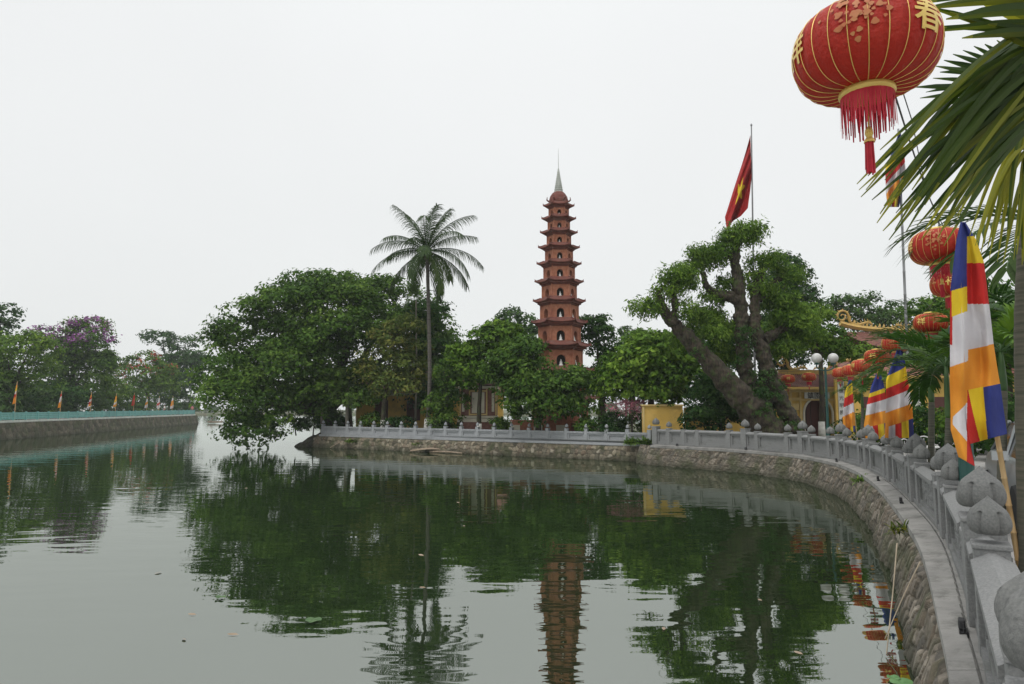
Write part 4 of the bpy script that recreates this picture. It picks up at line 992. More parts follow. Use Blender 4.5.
tree('round_tree', 'bright green tree behind the areca palms, right of the maroon roof', 'tree', G(948, 46, GZ),
     pb([(930, 312, 46, 22, 16, 1.6), (960, 320, 46, 40, 26, 2.5), (1000, 330, 46, 40, 34, 2.5), (1040, 330, 46, 40, 34, 2.5), (955, 350, 46, 30, 26, 2)]), 'leaf_mango', 29, trunk_r=.25, clumps=900, nleaf=15, lsize=.3, crad=.6)
tree('flowering_shrub', 'pink and white flowering shrub beside the yellow wall', 'shrub', G(632, 36.3, GZ),
     pb([(625, 411, 36.3, 14, 8, .6), (640, 409, 36.3, 10, 9, .6)]), 'leaf_pink', 30, trunk_r=.05, clumps=90, nleaf=14, lsize=.12, crad=.28)
for px, D, rx, rz, lm, lb in ((313, 48.2, 10, 13, 'leaf_dark', 'dark bush on the rocks at the very end of the island wall'), (296, 47.2, 14, 8, 'leaf_dark', 'dark drooping bush over the water at the island tip'), (641, 38.6, 16, 12, 'leaf_banyan', 'dark bush behind the pink flowering shrub'), (500, 41.2, 9, 9, 'leaf_banyan', 'small green bush between the brick stupa and the red altar wall'), (617, 39.2, 10, 14, 'leaf_dark', 'dark slim bush left of the pink flowering shrub'), (606, 36.6, 13, 12, 'leaf_dark', 'low dark bush behind the balustrade below the pagoda'), (398, 44.8, 12, 9, 'leaf_dark', 'dark low bush left of the coconut palm trunk'),
                      (440, 43, 8, 9, 'leaf_bright', 'small bright green bush right of the coconut palm base'), (372, 45.8, 13, 10, 'leaf_banyan', 'low green bush under the young tree'),
                      (585, 37.2, 8, 14, 'leaf_banyan', 'slim green bush at the right foot of the pagoda'), (330, 47.5, 12, 11, 'leaf_dark', 'dark bush at the island tip behind the balustrade end')):
    tree('bush', lb, 'bush', G(px, D, GZ), pb([(px, 438 - rz - (D - 36) * .6, D, rx, rz, rx * D / F), (px + rx * .6, 438 - rz * .7 - (D - 36) * .6, D, rx * .6, rz * .7, rx * .6 * D / F)]), lm, int(px), trunk_r=.04, clumps=120, nleaf=14, lsize=.15, crad=.24)

# rocks under the banyan and by the yellow wall
mat('mossrock', (.045, .042, .032), .95, (.085, .08, .06), 2, bump=1, bscale=6, stain=(.04, .055, .02))
def rock(p, s, seed, label, grp):
    m_ = MB(); rg = random.Random(seed); a, b = rg.uniform(0, 6), rg.uniform(0, 6)
    m_.lathe([(.02, -.3)] + [(math.sin(PI * (.1 + .85 * i / 9)), -.25 + 1.0 * i / 9) for i in range(10)], seg=14, fn=lambda r, z, th, j: r * (1 + .18 * math.sin(2 * th + a + z * 3) + .16 * math.sin(5 * th + b - z * 5) + rg.uniform(-.14, .14)))
    o = m_.build('rock', M['mossrock' if seed < 4 else 'bark_pale'], None, smooth=False); o.location = p; o.scale = (s[0], s[1], s[2]); tag(o, label, 'rock', grp)
rg_ = 'rocks on the island shore'
rock(G(314, 47.6, .0), (.62, .6, 1.05), 1, 'dark boulder at the waterline under the island tip tree', rg_)
rock(G(301, 47.3, -.15), (.38, .4, .6), 2, 'half sunk boulder left of the island wall end', rg_)
rock(G(323, 48, .2), (.7, .7, 1.1), 3, 'mossy boulder against the end of the far balustrade', rg_)
rock(G(388, 45, GZ), (.8, .6, .75), 4, 'grey garden rock behind the balustrade left of the coconut palm', rg_)
rock(G(596, 36.9, GZ), (.5, .4, 1.0), 5, 'upright grey garden rock behind the balustrade by the pagoda', rg_)
rock(G(799, 30.3, GZ), (.62, .5, .5), 6, 'brown rounded rock at the foot of the old leaning tree', rg_)

# ------------------------------------------------------------------ leaning old tree
base = G(775, 31.6, GZ)
t = thing('old_tree', 'ancient leaning tree with thick dark trunks and tufted feathery foliage', 'tree', base)
rnd = random.Random(77); mb = MB()
def tk(lst, D0, dD=0):
    pts = catmull([W(px, py, D0 + dD * i / max(1, len(lst) - 1)) - base for i, (px, py, r_) in enumerate(lst)], 8)
    rad = []
    for i in range(len(lst) - 1):
        for k in range(8): rad.append((lst[i][2] + (lst[i + 1][2] - lst[i][2]) * k / 8) * D0 / F)
    rad.append(lst[-1][2] * D0 / F)
    rad = [r_ * (1 + .10 * math.sin(i * 1.7) + rnd.uniform(-.05, .05)) for i, r_ in enumerate(rad)]
    mb.tube(pts, rad, 14, jit=.07, rnd=rnd)
tk([(777, 444, 18), (760, 420, 15.5), (736, 392, 12), (706, 358, 9), (682, 332, 6.8), (669, 318, 6), (660, 303, 3.5), (661, 288, 1)], 31.2, -1.0)
tk([(772, 442, 14), (762, 412, 11), (748, 380, 8.5), (742, 345, 7), (741, 312, 6.5), (738, 280, 5.8), (735, 252, 4), (742, 236, 2)], 31.6, .4)
tk([(800, 442, 10), (788, 415, 8.5), (774, 385, 7.5), (763, 355, 6.5), (755, 328, 5.5), (755, 300, 5), (760, 275, 4), (768, 262, 2)], 31.4, .6)
tk([(764, 412, 9), (766, 372, 7), (758, 335, 5.5), (746, 318, 4)], 31.9)
tk([(672, 324, 5), (676, 305, 3.5), (674, 290, 3), (678, 278, 1.2)], 30.3)
tk([(740, 300, 6), (722, 295, 4.5), (708, 288, 3.5), (702, 272, 1.6)], 31.8)
tk([(738, 262, 4), (722, 250, 3), (712, 248, 1.5)], 31.9)
tk([(757, 300, 5), (770, 285, 3.5), (784, 278, 2)], 32)
tk([(764, 340, 5), (782, 330, 3), (800, 326, 1.5)], 32)
o = mb.build('trunk', M['bark'], t, smooth=True)
sb = o.modifiers.new('subdivision', 'SUBSURF'); sb.levels = sb.render_levels = 2
tx_ = bpy.data.textures.new('gnarl', 'CLOUDS'); tx_.noise_scale = .38; tx_.noise_depth = 4
dm = o.modifiers.new('gnarl', 'DISPLACE'); dm.texture = tx_; dm.strength = .30; dm.mid_level = .5; dm.texture_coords = 'LOCAL'
ty_ = bpy.data.textures.new('bark_ridges', 'CLOUDS'); ty_.noise_scale = .10; ty_.noise_depth = 3
dm = o.modifiers.new('bark_ridges', 'DISPLACE'); dm.texture = ty_; dm.strength = .11; dm.mid_level = .5; dm.texture_coords = 'LOCAL'
fb = pb([(664, 296, 30.3, 17, 9, .7), (648, 308, 30.3, 13, 6, .5), (676, 279, 30.3, 14, 9, .7), (683, 312, 30.4, 8, 5, .4), (703, 258, 31.8, 16, 12, .8), (692, 274, 31.8, 9, 6, .5), (722, 252, 31.9, 12, 9, .7), (746, 234, 32, 20, 10, .9),
         (731, 243, 32, 13, 7, .6), (768, 262, 32, 16, 10, .8), (786, 276, 32.2, 11, 8, .6), (752, 280, 32, 10, 7, .6), (716, 300, 32.2, 11, 6, .5), (708, 322, 32.4, 24, 14, 1.0), (730, 334, 32.8, 16, 13, .9), (688, 338, 32.4, 12, 8, .7),
         (792, 320, 32.2, 26, 12, 1.1), (778, 302, 32.2, 16, 10, .9), (806, 336, 32, 17, 10, .9), (785, 346, 32.4, 18, 10, .9), (724, 354, 32.8, 18, 10, .9), (728, 284, 32.2, 9, 7, .5), (714, 338, 31.2, 14, 7, .5), (762, 292, 31.9, 9, 6, .4), (701, 268, 31.8, 9, 7, .5), (682, 284, 30.4, 9, 6, .5)])
crown('crown', shift(fb, base), 3900, 12, .19, .36, M['leaf_feather'], 78, t, elong=3.2, shell=.55, lump=.42, flat=1.0, hang=.6, bough=1.5, up=.35)
crown('moss_ferns', shift(pb([(760, 412, 31.0, 22, 22, .9), (735, 385, 30.7, 16, 18, .7), (770, 385, 31.2, 16, 20, .8), (785, 425, 30.9, 20, 10, .8), (745, 350, 31.3, 10, 24, .5), (705, 352, 30.6, 10, 12, .5)]), base), 420, 14, .12, .22, M['leaf_dark'], 79, t, elong=2.5, hang=.6)

# ------------------------------------------------------------------ coconut palm
cb = G(427, 43.4, GZ)
t = thing('coconut_palm', 'tall coconut palm with drooping fronds and a whitewashed trunk foot', 'palm tree', cb)
top = W(427, 252, 43.4) - cb
mb = MB(); pts = catmull([(0, 0, -.1), (.12, 0, 3.5), (.02, 0, 7.5), top], 10); n = len(pts)
mb.tube(pts, [.21 - .085 * min(1, i / 6) - .02 * i / n + .008 * (i % 2) for i in range(n)], 12); mb.build('trunk', M['palm_trunk'], t, smooth=True)
mb = MB(); mb.tube([(0, 0, 0), (.03, 0, 1.0)], [.262, .20], 12); mb.build('whitewash_band', M['whitewash'], t, smooth=True)
mat('coconut_husk', (.06, .075, .02), .6, (.10, .09, .035), 6)
for k in range(9): a = k * 2.4; mb = MB(); mb.lathe([(.02, -.12), (.08, -.08), (.095, 0), (.07, .08), (.02, .11)], c=top + Vector((math.cos(a) * .22, math.sin(a) * .22, -.28 - .07 * (k % 3))), seg=8); mb.build('coconut', M['coconut_husk'], t, smooth=True)
S = Strips(31); rnd = random.Random(31); rk = MB()
for k in range(25):
    az = k * 2.39996 + .3 + rnd.uniform(-.15, .15); q = k / 24; el = R(84 - 112 * q ** .9 + rnd.uniform(-6, 6)); L_ = (3.3 if k < 3 else 3.95) * rnd.uniform(.92, 1.06)
    S.frond(top + Vector((0, 0, .05)), az, el, L_, R(rnd.uniform(50, 78)) * (1.0 if k > 3 else .6), 64, .95, .050, ang=58, curl=rnd.uniform(-.5, .5), leafdroop=rnd.uniform(1.6, 2.6), vee=-.03, tint=rnd.uniform(.1, .6), start=.10, rachis=rk)
S.build('fronds', M['leaf_palm'], t); rk.build('frond_ribs', M['leaf_areca'], t)
# young slim palm behind
b2 = G(415, 46.5, GZ); t = thing('slim_palm', 'thin bare stem of a young palm just left of the coconut trunk', 'palm tree', b2)
mb = MB(); tp2 = W(416, 300, 46.5) - b2; mb.tube([(0, 0, 0), (.04, 0, 4), tp2], [.09, .06, .05], 8); mb.build('trunk', M['bark_pale'], t, smooth=True)
S = Strips(37)
for k in range(9): S.frond(tp2, k * 2.4, R(60 - 8 * k), 1.5, R(80), 26, .4, .05, leafdroop=1.0, tint=.3)
S.build('fronds', M['leaf_palm'], t)
for px, pyt, D, lb in ((347, 388, 46.4, 'drooping fan palm with dull brownish fronds under the big banyan crown'), (322, 396, 47.6, 'low drooping palm at the island tip behind the balustrade end')):
    b2 = G(px, D, GZ); t = thing('fan_palm', lb, 'palm tree', b2, 0, 'small palms under the big tree'); tp2 = W(px, pyt, D) - b2
    mb = MB(); mb.tube([(0, 0, 0), tp2], [.13, .10], 8); mb.build('trunk', M['bark_pale'], t, smooth=True)
    S = Strips(px)
    for k in range(14): S.frond(tp2, k * 2.4, R(55 - 6 * k), 1.7, R(80), 26, .55, .05, leafdroop=1.2, tint=.45)
    S.build('fronds', M['leaf_palm'], t)

# ------------------------------------------------------------------ left causeway
CA = Vector((-42.4, 56.6, 0)); CB = Vector((-52.3, 113, 0)); cd = (CB - CA).normalized(); cn = Vector((-cd.y, cd.x, 0))   # cn points away from the water? (left)
C0 = CA - cd * 34
if cn.x > 0: cn = -cn
mb = MB(); q = [C0, CB + cd * 1.5, CB + cd * 2 + cn * 3, CB + cd * 4 + cn * 130, C0 + cn * 160]
mb.add([(p.x, p.y, 1.40) for p in q], [(0, 1, 2, 3, 4)]); tag(mb.build('causeway_ground', M['asphalt']), None, None, kind='structure')
ct = thing('causeway_wall', 'long dark stone embankment wall of the causeway on the left shore', 'wall')
rubble_wall([CB + cd * 2 + cn * 10, CB + cd * 2 + cn * .3, CB + cd * 1.5, CB + cd * .5] + [CB + (C0 - CB) * (k / 20) for k in range(1, 21)] if False else [C0 + (CB + cd * 1.5 - C0) * (k / 20) for k in range(21)] + [CB + cd * 2 + cn * 4, CB + cd * 4 + cn * 40],
            -.3, 1.38, -.25, .46, lambda s: .08, M['rubble_moss'], -.10, 21, ct)
# (the path runs away from us with the water on its right, so the batter is negative)
rt = thing('railing', 'long turquoise metal railing along the top of the left causeway wall', 'railing')
L_ = (CB - C0).length + 1; ang = math.atan2(cd.y, cd.x); mid = (C0 + CB + cd) / 2 + cn * .25
mb = MB()
for z in (.80, .62, .44, .28): 
    mb.box((mid.x, mid.y, 1.40 + z), (L_, .05, .07 if z < .8 else .09), rz=ang)
npk = int(L_ / .22)
for k in range(npk):
    p = C0 + cn * .25 + cd * (L_ * k / npk); mb.box((p.x, p.y, 1.40 + .53), (.12, .03, .52), rz=ang)
mb.build('bars', M['rail_teal'], rt)
for k in range(46):
    p = C0 + cn * .25 + cd * (L_ * k / 45); m_ = MB(); m_.box((p.x, p.y, 1.40 + .46), (.12, .12, .92), rz=ang); m_.build('post', M['rail_teal'], rt)
m_ = MB(); m_.box((mid.x, mid.y, 1.45), (L_, .4, .24), rz=ang); m_.build('kerb', M['rail_kerb'], rt)

def causeway(px, off):
    """point on the causeway seen in column px, off metres inland"""
    u = (px - 512) / F; a = C0 + cn * off
    s = (u * a.y - a.x) / (cd.x - u * cd.y); p = a + cd * s; return Vector((p.x, p.y, 1.40))
def ltree(name, label, px, off, blobs, m, seed, **kw):
    p = causeway(px, off); D = p.y; k = D / F
    return tree(name, label, 'tree', p, pb([(a, b, D + dy, rx, rz, max(2.0, rx * k * .7)) for a, b, dy, rx, rz in blobs]), m, seed, group='trees along the left causeway', **kw)
ltree('shade_tree', 'light green spreading tree at the left edge of the photo', 8, 7, [(6, 355, 0, 42, 26), (30, 348, 0, 20, 14), (-10, 340, 0, 34, 22), (15, 388, 0, 34, 18), (-20, 385, 0, 34, 22), (38, 375, 1, 16, 18)], 'leaf_feather', 41, trunk_r=.3, clumps=900, nleaf=14, lsize=.36, crad=.7)
ltree('tall_tree', 'dark tree top showing above the light green tree at far left', 0, 18, [(-2, 312, 0, 16, 9), (-6, 330, 0, 22, 16), (-10, 355, 0, 24, 20)], 'leaf_dark', 42, trunk_r=.4, clumps=260, nleaf=14, lsize=.45, crad=.8)
ltree('purple_flowering_tree', 'large tree with purple blossom in its upper crown', 76, 8, [(80, 344, 0, 30, 24), (52, 336, 0, 20, 14), (90, 366, 0, 26, 24), (60, 370, 0, 30, 26), (45, 352, 0, 18, 20), (98, 340, 0, 12, 16), (84, 327, 0, 16, 8), (76, 392, 0, 38, 14)],
      'leaf_banyan', 43, trunk_r=.35, clumps=1250, nleaf=14, lsize=.36, crad=.7, extra=(M['leaf_purple'], .6, .0, [0, 1, 5, 6, 4]))
ltree('shade_tree', 'leafy green tree under the right side of the purple blossoms', 108, 7, [(104, 388, 0, 22, 16), (122, 394, 0, 16, 12), (100, 370, 0, 14, 16)], 'leaf_feather', 44, trunk_r=.25, clumps=420, nleaf=14, lsize=.36, crad=.7)
ltree('shade_tree', 'dark green undergrowth tree behind the causeway flags', 50, 11, [(40, 392, 0, 34, 14), (20, 398, 0, 24, 10), (62, 396, 0, 26, 12)], 'leaf_dark', 45, trunk_r=.25, clumps=480, nleaf=14, lsize=.4, crad=.7)
ltree('red_flowering_tree', 'dull green spreading tree with a few red flower patches', 150, 7, [(146, 372, 0, 26, 16), (130, 378, 0, 20, 18), (166, 380, 0, 16, 14), (146, 392, 0, 32, 12), (140, 360, 0, 16, 8)],
      'leaf_feather', 46, trunk_r=.3, clumps=620, nleaf=14, lsize=.42, crad=.75, extra=(M['leaf_red'], .35, .45, [0, 4, 1]))
ltree('tall_tree', 'tall dark open crowned tree near the end of the causeway', 172, 10, [(162, 340, 0, 19, 11), (184, 347, 0, 18, 11), (168, 354, 0, 24, 10), (178, 358, 0, 24, 10), (176, 366, 0, 22, 12), (186, 384, 0, 16, 16), (170, 388, 0, 22, 14), (196, 368, 0, 10, 16), (150, 336, 0, 8, 5)], 'leaf_dark', 47, trunk_r=.45, clumps=900, nleaf=14, lsize=.5, crad=.85, nl=8)
for i, px in enumerate((2, 24, 46, 68, 90, 112, 134, 158, 184)):
    p = causeway(px, 6.5 + (i % 3)); k = p.y / F
    tree('hedge_shrub', ['broad dark shrub at the left edge behind the first causeway flag', 'dark shrub just right of the first causeway flag', 'dark shrub between the first and second causeway flags', 'dark shrub just right of the second causeway flag', 'dark shrub behind the pink causeway flag',
         'shrub left of the orange causeway flag with the white band', 'shrub behind the plain red flag', 'shrub behind the whitish causeway flags', 'last small shrub near the end of the causeway'][i], 'shrub', p,
         [(p.x, p.y, 1.4 + 1.7, 18 * k, 1.6, 2.5), (p.x + 10 * k, p.y, 1.4 + 1.0, 9 * k, 1.4, 1.3)], 'leaf_dark' if i % 2 else 'leaf_far', 400 + i, trunk_r=.1, clumps=200, nleaf=12, lsize=.34, crad=.6, group='shrubs behind the causeway railing')
# limp flags on the causeway: two tone cloth on a pole
def small_flag(px, off, pyt, pyb, lb, cols, pole=True):
    p = causeway(px, off); k = p.y / F; zt = W(px, pyt, p.y).z; zb = W(px, pyb, p.y).z; h = zt - zb
    t = thing('festival_flag', lb, 'flag', p, 0, 'flags along the left causeway')
    m_ = MB(); m_.tube([(0, 0, 0), (.05, 0, zt - 1.40 + .3)], .035, 6); m_.build('pole', M['bamboo'], t)
    m_ = MB(); w_ = 3.4 * k; h *= .85
    def fn(u, v): ww = w_ * (.25 + .75 * min(1, v * 1.5)); return Vector((.05 + (u - .5) * ww - .1 * v, .10 * math.sin(u * 9 + v * 3) * v - .04, zt - 1.40 - h * v * (1 - .10 * u)))
    m_.grid(fn, 10, 20, lambda u, v: cols[min(len(cols) - 1, int((v + .12 * (u - .5)) * len(cols)))])
    m_.build('cloth', CL, t, smooth=True)
small_flag(17, .9, 385, 408, 'limp orange and white flag at the left edge of the causeway', [4, 1, 3, 2, 4, 4])
small_flag(62, .9, 394, 411, 'limp white and orange flag below the purple flowering tree', [2, 3, 3, 4, 4])
small_flag(92, .9, 395, 409, 'small pink and orange flag right of the purple flowering tree', [4, 2, 3, 2, 4])
small_flag(117, .9, 396, 409, 'orange flag with a white band in the middle of the causeway', [4, 4, 1, 3, 4])
small_flag(135, 1.4, 395, 408, 'plain red flag on the left causeway', [2])
small_flag(148, .9, 399, 410, 'small pale and orange flag just right of the plain red one', [3, 4, 3])
small_flag(160, .9, 398, 410, 'whitish flag with a red foot near the causeway end', [3, 3, 2, 3])
small_flag(173.5, .9, 398, 411, 'pale orange flag below the tall dark tree', [3, 4, 4, 3])
def motorbike(px, off, lb, col):
    p = causeway(px, off); t = thing('motorbike', lb, 'motorbike', p, ang, 'motorbikes on the causeway')
    for x in (-.62, .62):
        m_ = MB(); m_.tube([(x + .28 * math.cos(a), 0, .30 + .28 * math.sin(a)) for a in [k * PI / 8 for k in range(17)]], .05, 6); m_.build('wheel', M['rubber'], t)
    m_ = MB(); m_.tube(catmull([(-.75, 0, .78), (-.3, 0, .75), (0, 0, .5), (.35, 0, .5), (.52, 0, .95)], 4), [.10] * 17, 8); m_.box((-.2, 0, .5), (.6, .22, .35)); m_.build('body', M[col], t, smooth=True)
    m_ = MB(); m_.tube([(.62, 0, .3), (.5, 0, 1.0), (.45, .3, 1.05)], .03, 6); m_.tube([(.5, 0, 1.0), (.45, -.3, 1.05)], .03, 6); m_.build('handlebar', M['steel'], t)
    m_ = MB(); m_.box((-.42, 0, .84), (.7, .24, .1)); m_.build('seat', M['rubber'], t)
motorbike(84, 3, 'white motorbike parked on the causeway left of the pink flag', 'white_metal')
motorbike(106, 3.4, 'grey motorbike parked on the causeway right of the pink flag', 'car_paint')
motorbike(153, 3, 'pale motorbike near the far end of the causeway', 'white_metal')
motorbike(180, 2.6, 'dark motorbike parked under the tall dark tree', 'rubber')
def person(loc, rz, lb, shirt, h=1.65):
    t = thing('person', lb, 'person', loc, rz, 'people on the causeway')
    sk = h / 1.65
    J = [(0, 0, .88, .12), (0, 0, 1.12, .125), (0, 0, 1.34, .14), (0, 0, 1.44, .06), (0, 0, 1.50, .075), (0, 0.01, 1.58, .088), (0, 0, 1.65, .05),
         (.17, 0, 1.37, .055), (.23, .02, 1.1, .042), (.22, .10, .86, .034), (.23, .12, .78, .035), (-.17, 0, 1.37, .055), (-.23, .02, 1.1, .042), (-.22, .10, .86, .034), (-.23, .12, .78, .035),
         (.09, 0, .84, .095), (.10, .02, .46, .06), (.10, 0, .07, .042), (.10, .13, .04, .035), (-.09, 0, .84, .095), (-.12, -.08, .46, .06), (-.11, -.14, .07, .042), (-.11, -.01, .04, .035)]
    E = [(0, 1), (1, 2), (2, 3), (3, 4), (4, 5), (5, 6), (2, 7), (7, 8), (8, 9), (9, 10), (2, 11), (11, 12), (12, 13), (13, 14), (0, 15), (15, 16), (16, 17), (17, 18), (0, 19), (19, 20), (20, 21), (21, 22)]
    me = bpy.data.meshes.new('body'); me.from_pydata([(x * sk, y * sk, z * sk) for x, y, z, r in J], E, []); o = bpy.data.objects.new('body', me); C.objects.link(o); o.parent = t
    me.materials.append(M['skin'])
    md_ = o.modifiers.new('skin', 'SKIN'); me.skin_vertices.new() if not me.skin_vertices else None
    for i, (x, y, z, r) in enumerate(J): me.skin_vertices[0].data[i].radius = (r * sk, r * sk)
    me.skin_vertices[0].data[0].use_root = True; s_ = o.modifiers.new('sub', 'SUBSURF'); s_.levels = s_.render_levels = 2
    m_ = MB(); m_.lathe([(.15, .86), (.15, 1.1), (.165, 1.3), (.15, 1.40), (.07, 1.46)], seg=12, fn=lambda r, z, th, j: r * (1 - .3 * abs(math.sin(th))) * sk)
    m_.tube([(.15, 0, 1.38), (.22, .01, 1.18)], [.075, .065], 8); m_.tube([(-.15, 0, 1.38), (-.22, .01, 1.18)], [.075, .065], 8); m_.build('shirt', M[shirt], t, smooth=True)
    m_ = MB(); m_.tube([(0.07, 0, .92), (.10, .02, .46), (.10, 0, .1)], [.12, .085, .07], 8); m_.tube([(-0.07, 0, .92), (-.12, -.08, .46), (-.11, -.14, .1)], [.12, .085, .07], 8); m_.build('trousers', M['trousers'], t, smooth=True)
    m_ = MB(); m_.lathe([(.088, 1.56), (.098, 1.6), (.085, 1.66), (.03, 1.70)], c=(0, -.015, 0), seg=10); m_.build('hair', M['hair'], t, smooth=True)
person(causeway(193.5, 1.0), 1.0, 'person in a pink top standing at the end of the causeway', 'shirt_pink', 1.6)
person(causeway(166, 1.2), 2.0, 'person in a pale top walking near the causeway end', 'white_metal', 1.65)

# far shore in the haze
mb = MB(); mb.add([(-420, 250, .6), (-60, 258, .6), (200, 262, .6), (420, 270, .6), (500, 560, 1), (-500, 560, 1), (-420, 249, -1), (-60, 257, -1), (200, 261, -1), (420, 269, -1)], [(0, 1, 2, 3, 4, 5), (6, 7, 1, 0), (7, 8, 2, 1), (8, 9, 3, 2)])
tag(mb.build('far_shore', M['soil']), None, None, kind='structure')
rg = np.random.default_rng(99); bl = []
for x in np.linspace(-300, 130, 60): bl.append((x + rg.normal() * 3, 268 + rg.random() * 8, .6 + 1.1, 6 + 4 * rg.random(), 4, 1.6 + 1.6 * rg.random()))
o = crown('far_shore_trees', bl, 2600, 10, 1.1, 1.2, M['leaf_far'], 98, None); tag(o, 'hazy low tree line on the far shore of the lake', 'tree line', None, 'stuff')
# floating branch at the end of the causeway
m_ = MB(); p = CB + cd * 2.5 - cn * 1.5
m_.box((p.x + 1.3, p.y, .28), (2.2, .7, .28), tz=1.15); m_.tube([(p.x + .4, p.y, .3), (p.x + .9, p.y, 1.0)], .06, 6); m_.tube([(p.x + 2.2, p.y, .3), (p.x + 2.6, p.y, 1.0)], .05, 6)
tag(m_.build('raft', M['wood_debris']), 'small dark wooden raft moored at the end of the causeway', 'raft')

# ------------------------------------------------------------------ lamps with globes
def lamp_post(px, D, pyt, lb, r_=.06, globes=True, zmax=None):
    b = G(px, D, GZ); t = thing('lamp_post', lb, 'lamp', b, 0, 'teal lamp posts on the plaza'); h = (W(px, pyt, D).z if zmax is None else zmax) - GZ
    m_ = MB(); m_.lathe([(r_ * 2, 0), (r_ * 2, .12), (r_ * 1.5, .2), (r_ * 1.35, .8), (r_ * 1.5, .84), (r_, .9), (r_ * .75, h)], seg=12); m_.build('pole', M['teal_metal'], t, smooth=False)
    m_ = MB()
    for sx in (-1, 1):
        m_.tube(catmull([(0, 0, h - .15), (sx * .18, 0, h - .12), (sx * .345, 0, h - .02), (sx * .345, 0, h + .12)], 5), .03, 6); m_.lathe([(.10, 0), (.12, .03), (.06, .08)], c=(sx * .345, 0, h + .10), seg=10)
    m_.build('bracket', M['teal_metal'], t)
    for sx in (-1, 1):
        m_ = MB(); m_.lathe([(.21 * math.sin(PI * (.12 + .88 * i / 12)), -.21 * math.cos(PI * (.12 + .88 * i / 12))) for i in range(12)] + [(.004, .21)], c=(sx * .345, 0, h + .37), seg=18); m_.build('globe', M['globe'], t, smooth=True)
lamp_post(829, 28.4, 367, 'teal lamp post with two white globes behind the bend of the curved balustrade')
b = G(972, 8.4, GZ); t = thing('teal_post', 'thick teal metal post mostly hidden behind the large near flag', 'post', b)
m_ = MB(); m_.lathe([(.14, 0), (.14, .1), (.085, .15), (.08, 2.6), (.10, 2.62), (.10, 2.7), (.02, 2.8)], seg=14); m_.build('pole', M['teal_metal'], t)

# ------------------------------------------------------------------ silk lanterns
LR, LH = .31, .185
def lprof(a): return LR * (.30 + .70 * math.cos(a) ** .62) if abs(a) < PI / 2 else LR * .3
def on_lantern(th, z, lift=.004):
    a = math.asin(max(-1, min(1, z / LH))); r = lprof(a) + lift; return Vector((math.cos(th) * r, math.sin(th) * r, z))
def make_lantern():
    t = empty('lantern'); m_ = MB(); n = 20; G_ = 24
    pr = [(lprof(-PI / 2 * .999 + PI * .998 * i / n), LH * math.sin(-PI / 2 + PI * i / n)) for i in range(n + 1)]
    m_.lathe(pr, seg=G_ * 5, fn=lambda r, z, th, j: r * (1 - .045 * (1 - abs(math.sin(G_ * th / 2)) ** .7) * math.cos(math.asin(max(-1, min(1, z / LH * .99))))))
    b = m_.build('body', M['lantern_red'], t, smooth=True)
    m_ = MB()
    for k in range(G_):
        th = 2 * PI * k / G_
        m_.tube([on_lantern(th, LH * math.sin(-PI / 2 + PI * i / 24), .001) for i in range(25)], .0018, 4, cap=False)
    m_.build('ribs', M['lantern_gold'], b)
    for i, ch in enumerate('福祥春'):
        vs, fs = text_mesh(ch, .175, .03); m_ = MB(); th0 = 2 * PI * i / 3 + .6
        m_.add([on_lantern(th0 + v.x / LR, v.y * .92 + .02) for v in vs], fs); m_.build('character', M['lantern_gold'], b)
    rg = random.Random(4)
    for i in range(3):                                              # faded printed blossoms between the characters
        m_ = MB(); th0 = 2 * PI * i / 3 + .6 + PI / 3
        for q in range(46):
            cx = rg.gauss(0, .055); cz = rg.gauss(.05, .045); rr = rg.uniform(.007, .016)
            if abs(cz) > LH * .8: continue
            ring_ = [on_lantern(th0 + (cx + rr * math.cos(w) * (1 + .35 * math.sin(3 * w + q))) / LR, cz + rr * math.sin(w), .002 + .00012 * q) for w in [k * PI / 5 for k in range(10)]]; m_.add(ring_, [tuple(range(10))])
        m_.build('blossom_print', M['lantern_faded'], b)
    for z in (-LH - .012, LH + .012):
        m_ = MB(); m_.lathe([(LR * .36, z - .018), (LR * .385, z - .008), (LR * .385, z + .008), (LR * .36, z + .018)], seg=24); m_.build('collar', M['lantern_gold'], t, smooth=True)
    m_ = MB()
    for k in range(70):
        th = 2 * PI * k / 70; L_ = .15 + rg.uniform(-.02, .03); r = LR * .36; w_ = .0055
        p = Vector((math.cos(th) * r, math.sin(th) * r, -LH - .025)); sd = Vector((-math.sin(th), math.cos(th), 0)) * w_
        q = p + Vector((rg.uniform(-.006, .006), rg.uniform(-.006, .006), -L_)); m_.add([p - sd, p + sd, q + sd * .6, q - sd * .6], [(0, 1, 2, 3)])
    m_.build('fringe', M['fringe'], t)
    m_ = MB(); z = -LH - .02; m_.tube([(0, 0, z), (0, 0, z - .20)], .004, 5)
    m_.lathe([(.005, z - .15), (.016, z - .165), (.018, z - .185), (.012, z - .20), (.022, z - .215), (.024, z - .225)], seg=10); tz = z - .225
    ts = m_.build('tassel_knot', M['lantern_gold'], t)
    m_ = MB()
    for k in range(26):
        th = k * 2.4; r = .022 * ((k % 5) / 5 * .6 + .4); p = Vector((math.cos(th) * r, math.sin(th) * r, tz)); sd = Vector((-math.sin(th), math.cos(th), 0)) * .004
        q = p * 1.0 + Vector((p.x * .2, p.y * .2, -.125 - rg.uniform(0, .025))); m_.add([p - sd, p + sd, q + sd, q - sd], [(0, 1, 2, 3)])
    m_.build('tassel', M['fringe'], ts)
    m_ = MB(); m_.tube([(0, 0, LH), (0, 0, LH + .14)], .004, 5); m_.tube([(0.02 * math.cos(a), 0, LH + .155 + .02 * math.sin(a)) for a in [k * PI / 6 for k in range(13)]], .003, 4); m_.build('hook', M['cable'], t)
    return t
